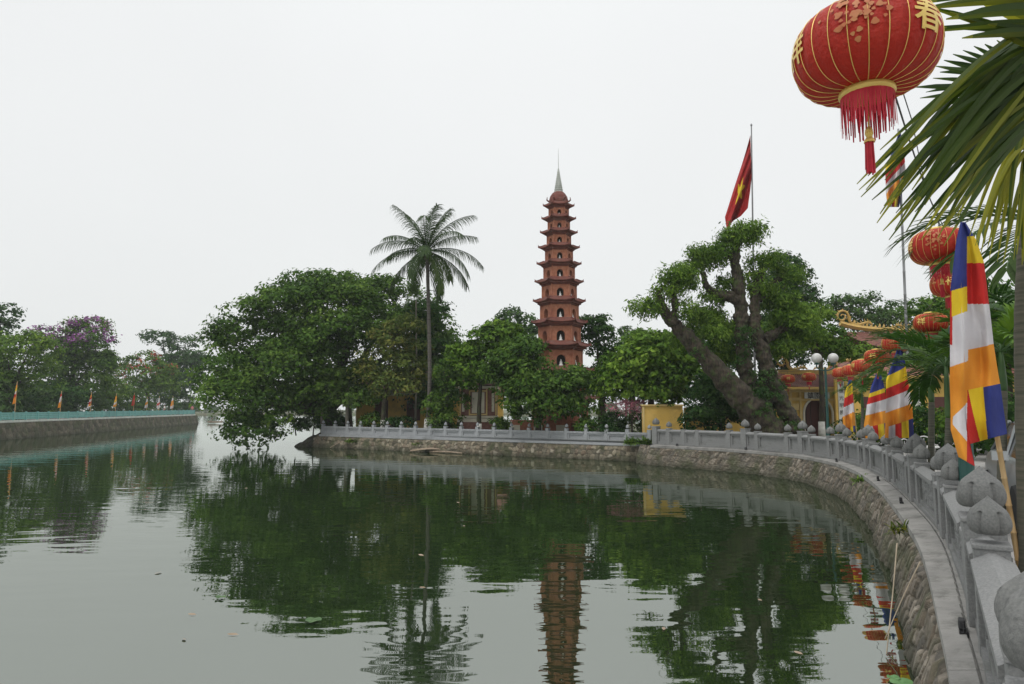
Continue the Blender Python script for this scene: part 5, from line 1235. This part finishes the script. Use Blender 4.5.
lan = [(865, 52, 3.0, .35, 'largest red lantern at the top of the photo, with gold characters and a red fringe'),
       (940, 247, 7.6, .2, 'red lantern half hidden by the tip of the near flag'),
       (953, 284, 10.4, 1.4, 'red lantern peeking out under the half hidden one beside the near flag'),
       (931, 323, 13.6, .9, 'red lantern partly behind the areca palm fronds'),
       (896.5, 343.5, 15.8, .1, 'red lantern above the blue tipped flag, fully in view'),
       (877, 357, 18, 1.2, 'red lantern with gold characters just below the one over the blue tipped flag'),
       (862, 366, 21, .6, 'red lantern third from the far end of the string near the globe lamp'),
       (851, 370.5, 24.5, 1.8, 'small red lantern second from the far end of the string'),
       (840, 373, 27.6, .3, 'small red lantern at the far end of the string beside the globe lamp'),
       (809, 377, 34.5, .9, 'small red lantern hanging before the right half of the gate roof'),
       (788, 379, 34.5, 1.7, 'small red lantern hanging before the left half of the gate roof')]
lp = make_lantern(); hooks = []
for i, (px, py, D, rz, lb) in enumerate(lan):
    o = lp if i == 0 else copy_tree(lp)
    p = W(px, py, D); o.location = p; o.rotation_euler = (0, 0, rz); s_ = 1.0 if D < 33 else 1.1
    o.scale = (s_,) * 3
    tag(o, lb, 'lantern', 'red silk lanterns strung over the shore'); hooks.append(p + Vector((0, 0, (LH + .155) * s_)))
lp.rotation_euler = (0, 0, R(20))
m_ = MB(); hk = [hooks[0] + Vector((-.9, -2.2, .5))] + hooks[:9] + [hooks[9], hooks[10], hooks[10] + Vector((-2, .5, .3))]
for a, b in zip(hk[:-1], hk[1:]):
    n = 8; m_.tube([a.lerp(b, k / n) - Vector((0, 0, .10 * 4 * (k / n) * (1 - k / n) * min(1, (b - a).length / 4))) for k in range(n + 1)], .006, 5)
tag(m_.build('cable', M['cable']), 'thin dark wire that the red lanterns hang from', 'cable')
m_ = MB(); m_.tube([W(903, 92, 9), W(912, 120, 9.6), W(926, 190, 11.5), W(950, 240, 13)], .008, 5); tag(m_.build('cable', M['cable']), 'loose thin wire hanging down below the largest lantern', 'cable')

# ------------------------------------------------------------------ flags along the balustrade
def bar_colour(u): return 4 if u < .12 else 3 if u < .36 else 2 if u < .58 else 1 if u < .83 else 0
def interp(tab, v): return float(np.interp(v, [a for a, b in tab], [b for a, b in tab]))
def big_flag(name_lb, D, L, Rr, bands, pole_top, pole_bot, nu=44, nv=80, seed=0, colf=None, thick=.0, botf=None, Dp=None, pr_=.018, amp=.07, pm='bamboo'):
    """L, Rr: tables (py, px) of the cloth's two edges"""
    y0, y1 = L[0][0], L[-1][0]; b = W(pole_bot[0], pole_bot[1], (Dp or D) + .25); b.z = GZ
    t = thing('festival_flag', name_lb, 'flag', b, 0, 'striped flags on bamboo poles behind the balustrade'); rg = random.Random(seed); f1, f2, f3 = rg.uniform(0, 6), rg.uniform(0, 6), rg.uniform(2.2, 3.2)
    def fn(u, v):
        yb = botf(u) if botf else y1
        py = y0 + (yb - y0) * v; xl, xr = interp(L, py), interp(Rr, py); px = xl + (xr - xl) * u
        A = amp * min(1, .25 + v * 1.2)
        dd = A * math.sin(u * f3 * PI * 1.3 + f1 + v * 1.1) + A * .5 * math.sin(u * 11 + f2 - v * 6) + A * .35 * math.sin(u * 5 + v * 15 + f1) + A * .2 * math.sin(u * 21 + v * 9) + A * .12 * math.sin(u * 9 - v * 31 + f2)
        return W(px + .6 * math.sin(v * 9 + u * 3 + f1) * (1 if nu > 100 else .4), py, D + dd) - b
    def cf(u, v):
        yb = botf(u) if botf else y1
        py = y0 + (yb - y0) * v; xl, xr = interp(L, py), interp(Rr, py)
        if colf: return colf(xl + (xr - xl) * u, py)
        tt = (py - y0) / (y1 - y0) + bands[-1] * (u - .5)
        for k, e_ in enumerate(bands[:-1]):
            if tt < e_: return k
        return bar_colour(u)
    m_ = MB(); m_.grid(fn, nu, nv, cf); o = m_.build('cloth', CL, t, smooth=True)
    sd = o.modifiers.new('thickness', 'SOLIDIFY'); sd.thickness = .003; sd.offset = 0
    m_ = MB(); tp = W(pole_top[0], pole_top[1], D + .22) - b; n = 14
    pts = [Vector((0, 0, 0)).lerp(tp, k / n) for k in range(n + 1)]; prof = []; rr = []
    for k in range(n):
        for q, s_ in ((0, 1.0), (.03, 1.22), (.06, 1.0), (.5, .97)):
            prof.append(pts[k].lerp(pts[k + 1], q)); rr.append(pr_ * s_ * (1 - .35 * k / n))
    m_.tube(prof, rr, 8); m_.build('pole', M[pm], t, smooth=True)
def near_col(px, py):
    if px < 967.5 + (py - 385) * .0:
        if py < 290 - (px - 955) * .3: return 0
        if py < 318 - (px - 950) * .4: return 1 if px > 952.5 else 2
        if px < 952.5 + max(0, (345 - py)) * .03 and py < 345: return 2
        if py < 367 - (px - 950) * .35: return 3
        if py > 404 + (966 - px) * 1.0 and py < 440 - (966 - px) * 1.2 and px > 953: return 3
        return 4
    if py < 263: return 1 if py > 236 else 0
    if py < 304: return 2
    if py < 350 - (px - 967) * .22: return 3
    if py < 390 - (px - 967) * .18: return 4
    f = (py - 385) / 50
    if px < 967 + 12 * f: return 2
    if px < 984 + 4 * f: return 1
    return 0
big_flag('largest striped flag of blue, yellow, red, white and orange on a leaning bamboo pole', 6.35,
         [(222, 960), (240, 956), (290, 951), (340, 950.5), (385, 949.5), (430, 951), (466, 962)], [(222, 966), (240, 977), (262, 984), (300, 988), (345, 994), (385, 1001), (436, 1007), (466, 1008)],
         None, (960, 216), (1024, 600), 150, 320, 3, near_col, botf=lambda u: 466 - 4 * abs(u - .28) * 8 if u < .30 else 444 - 10 * (u - .3) / .7, Dp=6.4, pr_=.026, amp=.055)
big_flag('striped flag with a blue tip, its right edge beside the areca palm', 15.6, [(345, 899), (362, 893), (380, 886), (400, 886), (420, 886), (438, 885)], [(345, 901), (362, 905), (380, 908), (400, 912), (420, 913), (438, 914)],
         [.28, .42, .53, .68, .84, .10], (900, 342), (915, 436), 90, 160, 5)
big_flag('striped flag left of the blue tipped one, hanging below the lanterns', 20.2, [(370, 878), (385, 872), (405, 867), (425, 864), (439, 866)], [(370, 880), (385, 884), (405, 887), (425, 889), (439, 889)],
         [.30, .36, .46, .62, .80, .08], (879, 368), (890, 436), 80, 140, 7)
big_flag('narrow striped flag nearest to the temple gate', 23.8, [(380, 849), (395, 845), (415, 842.5), (432, 844)], [(380, 852), (395, 853), (415, 855), (432, 855)],
         [.08, .30, .48, .66, .92, .10], (851, 377), (858, 430), 30, 50, 9)
big_flag('striped flag high on the tall steel mast behind the nearest palm leaves', 44.5, [(132, 899), (150, 893), (170, 885), (190, 886), (207, 888)], [(132, 901), (150, 904), (170, 906), (190, 903), (207, 899)],
         [.18, .40, .55, .68, .85, .3], (898, 118), (911, 436), 60, 100, 11, pr_=.10, amp=.28, pm='steel')
# national flag
b = G(756, 36, GZ); t = thing('national_flag', 'red flag with a yellow star on a tall mast above the leaning old tree', 'flag', b)
m_ = MB(); m_.tube([(0, 0, 0), W(751.5, 126, 36) - b], [.07, .035], 8); m_.lathe([(.01, -.02), (.06, .04), (.05, .1), (.005, .16)], c=W(751.5, 126, 36) - b, seg=8); m_.build('pole', M['steel'], t)
def nf(u, v):                                                       # u along the hoist (down), v out to the fly
    A = Vector((750.5 + 1.2 * u, 135 + 43 * u, 0)); tipx = np.interp(u, [0, .3, .55, .8, 1], [725, 727, 733, 741, 748]); tipy = np.interp(u, [0, .3, .55, .8, 1], [217, 231, 221, 216, 208])
    px = A.x + (tipx - A.x) * v ** (1.05); py = A.y + (tipy - A.y) * v + 3 * math.sin(v * 7 + u * 5) * v * (1 - v)
    return W(px, py, 36 + .34 * math.sin(u * 9 + v * 3) * (.2 + v) + .16 * math.sin(u * 19 + v * 5)) - b
def starm(u, v):
    x, y = (v - .52) * 1.5, (u - .42); r_ = math.hypot(x, y); a = (math.atan2(y, x) + PI / 2 + 2 * PI) % (2 * PI / 5); k = abs(a - PI / 5) / (PI / 5)
    return 1 if r_ < .10 + .17 * (k ** 1.3) else 0
m_ = MB(); m_.grid(nf, 120, 140, starm); o = m_.build('cloth', [mat('flag_red', (.40, .014, .012), .8, (.34, .012, .011), 3, trans=.2), M['star_yellow']], t, smooth=True); sd = o.modifiers.new('thickness', 'SOLIDIFY'); sd.thickness = .004; sd.offset = 0

# ------------------------------------------------------------------ areca palms on the plaza
def areca(px, D, pyc, lb, seed, L_=1.5, n=12, tr=.052, shaft=.6, tint=.5, lw=.055, dpx=0):
    b = G(px, D, GZ); top = W(px + dpx, pyc, D) - b; t = thing('areca_palm', lb, 'palm tree', b, 0, 'areca palms planted behind the balustrade'); rg = random.Random(seed)
    cs = top - Vector((0, 0, shaft)); m_ = MB(); n_ = 22; m_.tube([cs * (k / n_) for k in range(n_ + 1)], [tr * (1.25 - .25 * k / n_) * (1.06 if k % 2 else 1) for k in range(n_ + 1)], 10); m_.build('trunk', M['ring_trunk'], t, smooth=True)
    m_ = MB(); m_.tube([cs, cs + Vector((0, 0, .08)), cs + Vector((0, 0, shaft * .6)), top], [tr * .95, tr * 1.12, tr * .9, tr * .5], 10); m_.build('crownshaft', M['crownshaft'], t, smooth=True)
    S = Strips(seed); rk = MB()
    for k in range(n):
        S.frond(top, k * 2.4 + rg.uniform(-.2, .2), R(75 - 70 * k / n), L_ * rg.uniform(.85, 1.1), R(rg.uniform(60, 90)), 17, L_ * .40, lw * 1.3, ang=50, leafdroop=.75, vee=.35, tint=tint + rg.uniform(-.15, .2), start=.16, rachis=rk)
    S.build('fronds', M['leaf_areca'], t); rk.build('frond_ribs', M['crownshaft'], t)
areca(931, 13.6, 372, 'areca palm with a slim brown trunk just right of the blue tipped flag', 51, 1.45, dpx=-1)
areca(947, 11.8, 366, 'areca palm with a bright green shaft and ringed trunk left of the near flag', 52, 1.35, dpx=-1, shaft=.9)
areca(1001, 10.5, 352, 'areca palm with light green fronds right of the near flag', 53, 1.2, tint=.75)
areca(893, 21, 386, 'low areca palm between the two striped flags below the lanterns', 54, 1.3, tint=.6)
areca(1022, 14, 322, 'dark areca palm at the right edge of the photo behind the car', 55, 1.9, tint=.3)
areca(962, 17, 345, 'tall areca palm in the second row behind the near flag', 56, 1.8, tint=.3)
areca(862, 26, 392, 'small areca palm beside the narrow flag', 57, 1.1, tint=.6)

# nearest palm: trunk at the right edge, broad ragged blades reaching into the top right corner
b = G(1030, 6.6, GZ); t = thing('nearest_palm', 'nearest palm with broad olive green blades hanging into the top right corner', 'palm tree', b)
cr0 = W(1062, 95, 5.6) - b
m_ = MB(); pts = catmull([(0, 0, 0), W(1026, 400, 6.55) - b, W(1026, 300, 6.4) - b, W(1036, 180, 6.0) - b, cr0], 8); m_.tube(pts, [.085 * (1.05 if k % 2 else 1) for k in range(len(pts))], 12); m_.build('trunk', M['ring_trunk'], t, smooth=True)
def blades(seed, spec, mname, name, wd, wiggle=.0, tintb=.5):
    rg = random.Random(seed); m_q = []; tn = []
    for (bx, by, bD, tx, ty, tD, sag) in spec:
        a = W(bx, by, bD) - b; e = W(tx, ty, tD) - b; L_ = (e - a).length; w_ = wd * rg.uniform(.8, 1.15); tt = tintb + rg.uniform(-.30, .42)
        view = ((a + e) / 2 + b - Vector((0, 0, CAMZ))).normalized(); d = (e - a).normalized(); sd = d.cross(view).normalized(); nn = sd.cross(d)
        sd = (sd * math.cos(.5 * (rg.random() - .5)) + nn * rg.uniform(-.5, .5)).normalized(); N = 14; prev = None
        for i in range(N + 1):
            s_ = i / N; p = a.lerp(e, s_) + Vector((0, 0, sag * L_ * math.sin(PI * s_))) ; hw = w_ * .5 * (.45 + .55 * min(1, s_ * 3.2)) * (1 - .9 * max(0, (s_ - .55) / .45) ** 1.8)
            up_ = nn * hw * .55
            jag = rg.uniform(-.12, .12) * hw if s_ > .75 else 0
            L1, Mi, R1 = p - sd * (hw + jag), p - up_, p + sd * hw
            if prev:
                m_q += [prev[0], prev[1], Mi, L1, prev[1], prev[2], R1, Mi]
                tb = tt + (.35 if s_ > .93 else 0) + .12 * s_; tn += [min(1, max(0, tb - .10)), min(1, max(0, tb + .10))]  # one half darker, one lighter: shading of the midrib fold painted into the tint
            prev = (L1, Mi, R1)
    return npmesh(name, np.array([tuple(p) for p in m_q]), 4, M[mname], tn, t)
rgb_ = random.Random(17)
sp1 = []
T1_ = [(857, 184), (861, 197), (868, 176), (877, 223), (884, 206), (889, 240), (899, 196), (903, 222), (880, 150), (893, 160), (906, 232), (915, 212), (921, 240), (934, 226), (944, 246), (952, 214), (866, 190), (880, 214), (895, 230), (872, 168), (900, 178), (925, 230), (938, 238), (910, 150), (859, 190), (872, 200), (883, 231), (896, 213), (908, 205), (917, 226), (929, 216), (941, 232), (885, 180), (898, 192), (912, 190), (925, 205)]
for i, (tx, ty) in enumerate(T1_):
    sp1.append((1085 + rgb_.uniform(-20, 20), 5 + (i % 16) * 6.0, 4.3 + rgb_.uniform(0, .35), tx, ty, 3.35 + rgb_.uniform(0, .4), .03 + .05 * rgb_.random()))
blades(61, sp1, 'leaf_frond', 'blade', .050, tintb=.36)
sp2 = [(1090, -10 + i * 8, 3.9 + i * .03, tx, ty, 3.2 + .05 * i, .03) for i, (tx, ty) in enumerate([(922, 3), (938, -8), (920, 9), (946, 19), (958, -20), (930, 32), (962, 38), (934, 27), (988, 24), (970, -4), (926, 6), (950, 12)])]
blades(62, sp2, 'leaf_frond', 'blade', .060, tintb=.45)
sp3 = [(1045 + i, 118 - i * 2, 5.4, tx, ty, 4.7 + .06 * i, .06) for i, (tx, ty) in enumerate([(914, 87), (920, 98), (933, 78), (936, 66), (944, 60), (953, 54), (963, 50), (974, 46), (985, 44), (997, 40), (1008, 38), (930, 108), (940, 120), (950, 135), (926, 92), (940, 72), (958, 64), (980, 60), (1000, 56), (965, 150)])]
blades(63, sp3, 'leaf_palm', 'blade', .062, tintb=.2)
sp4 = [(1052 - rgb_.uniform(0, 26), 108 + rgb_.uniform(0, 45), 5.2 + rgb_.uniform(-.2, .2), 950 + i * 3.7 + rgb_.uniform(-6, 6), 200 + min(60, i * 7) + rgb_.uniform(-16, 8), 4.5 + rgb_.uniform(0, .4), .12 + .06 * rgb_.random()) for i in range(24)]
blades(64, sp4, 'leaf_frond', 'blade', .036, tintb=.72)
S = Strips(66); rk = MB()
for k in range(5): S.frond(W(1045, 215 + k * 3, 7.6) - b, R(150 + k * 22), R(20 - k * 8), 1.5, R(60), 18, .6, .06, ang=50, leafdroop=.8, vee=.2, tint=.3, rachis=rk)
S.build('old_fronds', M['leaf_palm'], t); rk.build('frond_ribs', M['crownshaft'], t)

# ------------------------------------------------------------------ parked car
def car(loc, rz, lb):
    t = thing('parked_car', lb, 'car', loc, rz, None)
    sec = [(-2.1, .35, .62, .70), (-2.05, .3, .80, .78), (-1.6, .24, .90, .83), (-.9, .22, .95, .85), (.6, .22, .97, .85), (1.5, .24, .98, .84), (2.0, .3, .92, .80), (2.1, .4, .70, .72)]
    m_ = MB(); V_ = []; n = 10
    for x, zb, zt, hw in sec: V_ += [(x, -hw * .9, zb), (x, -hw, zb + .12), (x, -hw, zb + (zt - zb) * .6), (x, -hw * .95, zt - .05), (x, -hw * .8, zt), (x, hw * .8, zt), (x, hw * .95, zt - .05), (x, hw, zb + (zt - zb) * .6), (x, hw, zb + .12), (x, hw * .9, zb)]
    Fc = [tuple(range(n))[::-1], tuple((len(sec) - 1) * n + i for i in range(n))]
    for j in range(len(sec) - 1):
        for i in range(n): Fc.append((j * n + i, j * n + (i + 1) % n, (j + 1) * n + (i + 1) % n, (j + 1) * n + i))
    m_.add(V_, Fc); o = m_.build('body', M['car_paint'], t, smooth=True); o.modifiers.new('b', 'BEVEL').width = .03
    gl = [(-1.25, .93, .72), (-.55, 1.40, .56), (.75, 1.46, .57), (1.75, .96, .70)]
    m_ = MB(); m_.add([(x, s_ * w_, z) for x, z, w_ in gl for s_ in (-1, 1)], [(0, 2, 4, 6), (7, 5, 3, 1), (0, 1, 3, 2), (4, 5, 7, 6)]); m_.build('glass', M['car_glass'], t)
    m_ = MB(); m_.box((.1, 0, 1.44), (1.4, 1.12, .06), tz=.9)
    for s_ in (-1, 1):
        for (a, c_) in ((0, 1), (2, 3)): m_.tube([(gl[a][0], s_ * gl[a][2], gl[a][1]), (gl[c_][0], s_ * gl[c_][2], gl[c_][1])], .035, 6)
        m_.tube([(.1, s_ * .72, .93), (.1, s_ * .57, 1.42)], .035, 6)
    m_.build('roof', M['car_paint'], t)
    for x in (-1.35, 1.35):
        for s_ in (-1, 1):
            w_ = empty('wheel', (x, s_ * .78, .31)); w_.parent = t
            m_ = MB(); m_.lathe([(.19, -.1), (.30, -.1), (.32, -.05), (.32, .05), (.30, .1), (.19, .1)], seg=24); q = m_.build('tyre', M['rubber'], w_, smooth=False); q.rotation_euler = (R(90), 0, 0)
            m_ = MB(); m_.lathe([(.03, -.07), (.19, -.08), (.19, .08), (.03, .07)], seg=12); q = m_.build('rim', M['steel'], w_); q.rotation_euler = (R(90), 0, 0)
    for s_ in (-1, 1):
        m_ = MB(); m_.box((-2.02, s_ * .58, .68), (.16, .34, .15)); m_.build('headlight', M['globe'], t)
        m_ = MB(); m_.box((-.95, s_ * .95, 1.0), (.12, .2, .13)); m_.build('mirror', M['car_paint'], t)
    return t
car(Vector((8.35, 10.4, GZ + .01)), R(62), 'silver car parked at the right edge behind the near flag pole')
# white metal chairs and a table
def chair(p, rz, lb):
    t = thing('garden_chair', lb, 'chair', p, rz, 'white metal garden chairs on the plaza')
    m_ = MB(); m_.box((0, 0, .44), (.44, .44, .03)); m_.build('seat', M['white_metal'], t)
    for sx in (-1, 1):
        for sy in (-1, 1): m_ = MB(); m_.tube([(sx * .2, sy * .2, .43), (sx * .23, sy * .23, 0)], .015, 6); m_.build('leg', M['white_metal'], t)
    m_ = MB(); m_.tube(catmull([(-.2, .2, .44), (-.22, .26, .8), (0, .27, .95), (.22, .26, .8), (.2, .2, .44)], 5), .014, 6)
    for k in (-1, 0, 1): m_.tube([(k * .08, .21, .45), (k * .1, .265, .9)], .008, 5)
    for sx in (-1, 1): m_.tube([(sx * .22, .24, .66), (sx * .23, 0, .68), (sx * .22, -.2, .64), (sx * .2, -.2, .44)], .012, 5)
    m_.build('backrest', M['white_metal'], t)
chair(G(917, 16.2, GZ + .01), .4, 'white metal garden chair nearest the trunk of the areca palm by the blue tipped flag')
chair(G(926, 18.2, GZ + .01), 2.6, 'white metal garden chair behind the round white table')
t = thing('garden_table', 'small round white metal table between the white chairs', 'table', G(923, 17.2, GZ + .01))
m_ = MB(); m_.lathe([(.38, .70), (.40, .71), (.40, .73), (.38, .74)], seg=24); m_.build('table_top', M['white_metal'], t)
m_ = MB(); m_.tube([(0, 0, 0), (0, 0, .70)], .03, 8); m_.lathe([(.22, 0), (.20, .03), (.04, .06)], seg=14); m_.build('pedestal', M['white_metal'], t)
# clipped hedge and planters along the far side of the plaza
for i, (px, D, rx, h_, lm) in enumerate(((875, 31, 2.0, 1.2, 'leaf_dark'), (905, 29, 2.4, 1.6, 'leaf_mango'), (940, 27, 2.8, 1.7, 'leaf_dark'), (975, 25, 2.6, 1.9, 'leaf_mango'), (1012, 22, 2.6, 2.0, 'leaf_dark'), (1045, 19, 2.4, 2.2, 'leaf_dark'))):
    p = G(px, D, GZ); lb = ['dark leafy shrub behind the narrow striped flag', 'green leafy shrub behind the white boards and areca palms', 'dark leafy shrub behind the slim brown areca trunk',
                            'green leafy shrub seen just right of the near flag', 'dark tall shrub behind the light green areca palm', 'dark shrub at the right edge behind the car'][i]
    tree('shrub', lb, 'shrub', p, [(p.x, p.y, GZ + h_ * .5, rx * .8, .9, h_ * .55), (p.x + rx * .5, p.y - .2, GZ + h_ * .45, rx * .5, .7, h_ * .5)], lm, 200 + i, trunk_r=.07, clumps=240, nleaf=14, lsize=.18, crad=.34, group='shrubs along the plaza')
for px, py, D, rx, rz, sd, lb in ((1010, 330, 24, 60, 40, 311, 'tall bushy tree behind the light green areca palm at the right edge'), (965, 345, 31, 34, 26, 312, 'bushy tree behind the second row areca palm')):
    tree('plaza_tree', lb, 'tree', G(px, D, GZ), pb([(px, py, D, rx, rz, 1.8), (px + rx * .6, py + rz * .4, D, rx * .6, rz * .8, 1.5), (px - rx * .4, py + rz * .5, D, rx * .6, rz * .7, 1.4)]), 'leaf_banyan', sd, trunk_r=.14, clumps=620, nleaf=16, lsize=.24, crad=.42)

# ------------------------------------------------------------------ things on the ledges and wall
def floodlight(p, rz, lb):
    t = thing('floodlight', lb, 'floodlight', p, rz, 'small black floodlights on the ledge')
    m_ = MB(); m_.box((0, 0, .015), (.10, .06, .03)); m_.tube([(-.05, 0, .02), (-.06, 0, .09)], .008, 5); m_.tube([(.05, 0, .02), (.06, 0, .09)], .008, 5); m_.build('bracket', M['black_plastic'], t)
    m_ = MB(); m_.box((0, -.01, .075), (.11, .05, .07), tz=.85); m_.build('housing', M['black_plastic'], t, bevel=.008)
def ledge_pt(y, off=.09):
    i = min(range(len(LEDGE)), key=lambda k: abs(LEDGE[k].y - y) + (100 if LEDGE[k].x < 1 else 0)); v = (CURVE[i] - LEDGE[i]).normalized(); d = CURVE[i + 1] - CURVE[i]; return LEDGE[i] + v * off + Vector((0, 0, .915)), math.atan2(d.y, d.x) - PI
for y, lb in ((5.5, 'black floodlight on the ledge closest to the camera'), (12.6, 'black floodlight on the ledge below the near flags'), (16.6, 'black floodlight on the ledge at the middle of the curve'), (22.3, 'black floodlight on the ledge at the far bend'), (28.5, 'black floodlight on the ledge below the old tree')):
    p, a = ledge_pt(y); floodlight(p, a, lb)
p, a = ledge_pt(31.3); floodlight(p, a, 'black floodlight on the ledge below the dark glossy shrub')
def tuft(p, r, n, lb, m_, seed, L_=.3):
    S = Strips(seed); rg = random.Random(seed)
    for k in range(n):
        a = rg.uniform(0, 2 * PI); q = Vector(p) + Vector((rg.uniform(-r, r), rg.uniform(-r, r) * .4, rg.uniform(-.05, .05)))
        S.blade(q, (math.cos(a) * .8, math.sin(a) * .8 - .2, rg.uniform(.2, 1)), L_ * rg.uniform(.5, 1.2), L_ * .14, (0, 0, 1), droop=1.2, n=4, tint=rg.random())
    tag(S.build('wall_plant', M[m_]), lb, 'plant', 'plants rooted in the stone walls')
def wpt(y, out, z): p, a = ledge_pt(y, -out); return Vector((p.x, p.y, z))
tuft(wpt(10.4, .16, .80), .12, 60, 'small fern growing from the wall below the ledge beside the bamboo stick', 'leaf_frond', 71, .20)
tuft(wpt(18.0, .12, .75), .18, 70, 'fern tuft on the wall at the middle of the curve', 'leaf_feather', 72, .28)
tuft(G(722, 31.6, .98), .75, 200, 'leafy weed hanging over the ledge below the dark glossy shrub', 'leaf_feather', 73, .5)
tuft(G(770, 29.3, .98), .45, 90, 'low weed on the ledge under the leaning old tree', 'leaf_feather', 74, .35)
tuft(G(741, 30.2, .98), .25, 60, 'dark weed on the ledge left of the tall post by the old tree', 'leaf_dark', 75, .4)
for k, (px, D, z, lb, n, L_) in enumerate(((640, 34.2, .9, 'bushy creeper filling the corner where the two stone walls meet', 420, .55), (585, 36.6, .45, 'weeds on the island wall below the pagoda', 90, .35), (420, 42.0, .4, 'weeds on the island wall below the coconut palm', 120, .4), (352, 44.8, .45, 'weeds on the island wall near its left end', 120, .4))):
    tuft(G(px, D, z), .5 if k else .7, n, lb, 'leaf_feather' if k else 'leaf_banyan', 80 + k, L_)
def stick(a, b_, r, lb, m='pvc', nm='stick'):
    m_ = MB(); a, b_ = Vector(a), Vector(b_); mid = a.lerp(b_, .5) + Vector((.03, .03, .04)); m_.tube(catmull([a, mid, b_], 5), [r * (1 - .04 * k) for k in range(11)], 7); tag(m_.build(nm, M[m]), lb, 'stick')
def gzp(px, py, z): d = ray(px, py); tt = (z - CAMZ) / d.z; return Vector((d.x * tt, d.y * tt, z))
stick(wpt(9.4, .28, .80), wpt(7.35, .50, -.05), .010, 'long pale bamboo stick leaning on the near wall down to the water', nm='bamboo_stick')
stick(wpt(8.0, .10, .86), wpt(7.6, .50, .1), .008, 'short thin stick leaning across the near wall', nm='bamboo_stick')
stick(G(374, 44.0, .55), G(412, 42.2, .10), .045, 'bare branch lying on the island wall left of the coconut palm', 'wood_debris', 'branch')
stick(G(343, 44.8, .5), G(330, 45.2, .05), .03, 'thin bare branch at the left end of the island wall', 'wood_debris', 'branch')
stick(G(430, 41.0, .05), G(462, 39.6, .06), .06, 'driftwood branch at the waterline below the coconut palm', 'wood_debris', 'branch')
m_ = MB(); p = G(432, 41.1, .03)                                    # dry palm leaf on the water's edge
m_.grid(lambda u, v: p + Vector(((u - .5) * 2.6, (v - .5) * .7 * math.sin(PI * min(.98, u + .05)), .10 + .14 * math.sin(PI * u) - .12 * abs(v - .5) + .02 * math.sin(v * 40))), 20, 14); tag(m_.build('dry_palm_leaf', M['wood_debris']), 'dry brown palm leaf lying at the waterline of the island wall', 'leaf')
rnd = random.Random(8)
for i, (px, py, r_, lb) in enumerate(((903, 684, .11, 'pale green lily leaf floating at the bottom edge by the wall'), (894, 679, .06, 'small lily leaf beside the larger one at the bottom edge'), (313, 621, .10, 'small leaf floating on the open water left of the palm reflection'), (220, 598, .07, 'tiny floating leaf on the open water at lower left'), (870, 515, .12, 'floating leaf near the wall in the middle distance'))):
    q = gzp(px, py, .012); m_ = MB(); n = 18
    V_ = [q + Vector((0, 0, .01))] + [q + Vector((r_ * math.cos(a) * (1 + .06 * math.sin(a * 5)), r_ * math.sin(a), .004 + .02 * abs(math.sin(a * 2)))) for a in [k * 2 * PI * .95 / n for k in range(n + 1)]]
    m_.add(V_, [(0, k + 1, k + 2) for k in range(n)]); tag(m_.build('floating_leaf', M['crownshaft'] if i > 1 else M['lily']) if 'lily' in M else m_.build('floating_leaf', mat('lily', (.06, .17, .045), .5, (.11, .24, .08), 8) if i < 2 else M['crownshaft']), lb, 'leaf', 'leaves floating on the water')

rnd = random.Random(21)
for i in range(16):                                                 # scattered drift leaves on the water
    px, py = rnd.uniform(60, 860), rnd.uniform(480, 675); q = gzp(px, py, .008); L_ = rnd.uniform(.04, .08); a = rnd.uniform(0, 6); m_ = MB()
    d_ = Vector((math.cos(a), math.sin(a), 0)) * L_; e_ = Vector((-math.sin(a), math.cos(a), 0)) * L_ * .35
    m_.add([q - d_, q - d_ * .3 - e_ + Vector((0, 0, .01)), q + d_ * .5 - e_ * .8 + Vector((0, 0, .01)), q + d_ + Vector((0, 0, .006)), q + d_ * .5 + e_ * .8, q - d_ * .3 + e_], [(0, 1, 2, 3, 4, 5)])
    tag(m_.build('drift_leaf', M['wood_debris']), 'tiny dry brown leaf drifting on the open water', 'leaf', 'tiny dry leaves drifting on the open water')
# ------------------------------------------------------------------ haze
m = bpy.data.materials.new('haze_air'); m.use_nodes = True; n = m.node_tree; n.nodes.remove(n.nodes['Principled BSDF'])
v = n.nodes.new('ShaderNodeVolumePrincipled'); v.inputs['Color'].default_value = (.88, .93, .95, 1); v.inputs['Density'].default_value = .00038; v.inputs['Anisotropy'].default_value = .2
n.links.new(v.outputs[0], n.nodes['Material Output'].inputs['Volume']); M['haze'] = m
mb = MB(); mb.box((0, 280, 9.0), (1240, 680, 23.4)); hz = mb.build('haze', M['haze']); tag(hz, None, None, kind='stuff')
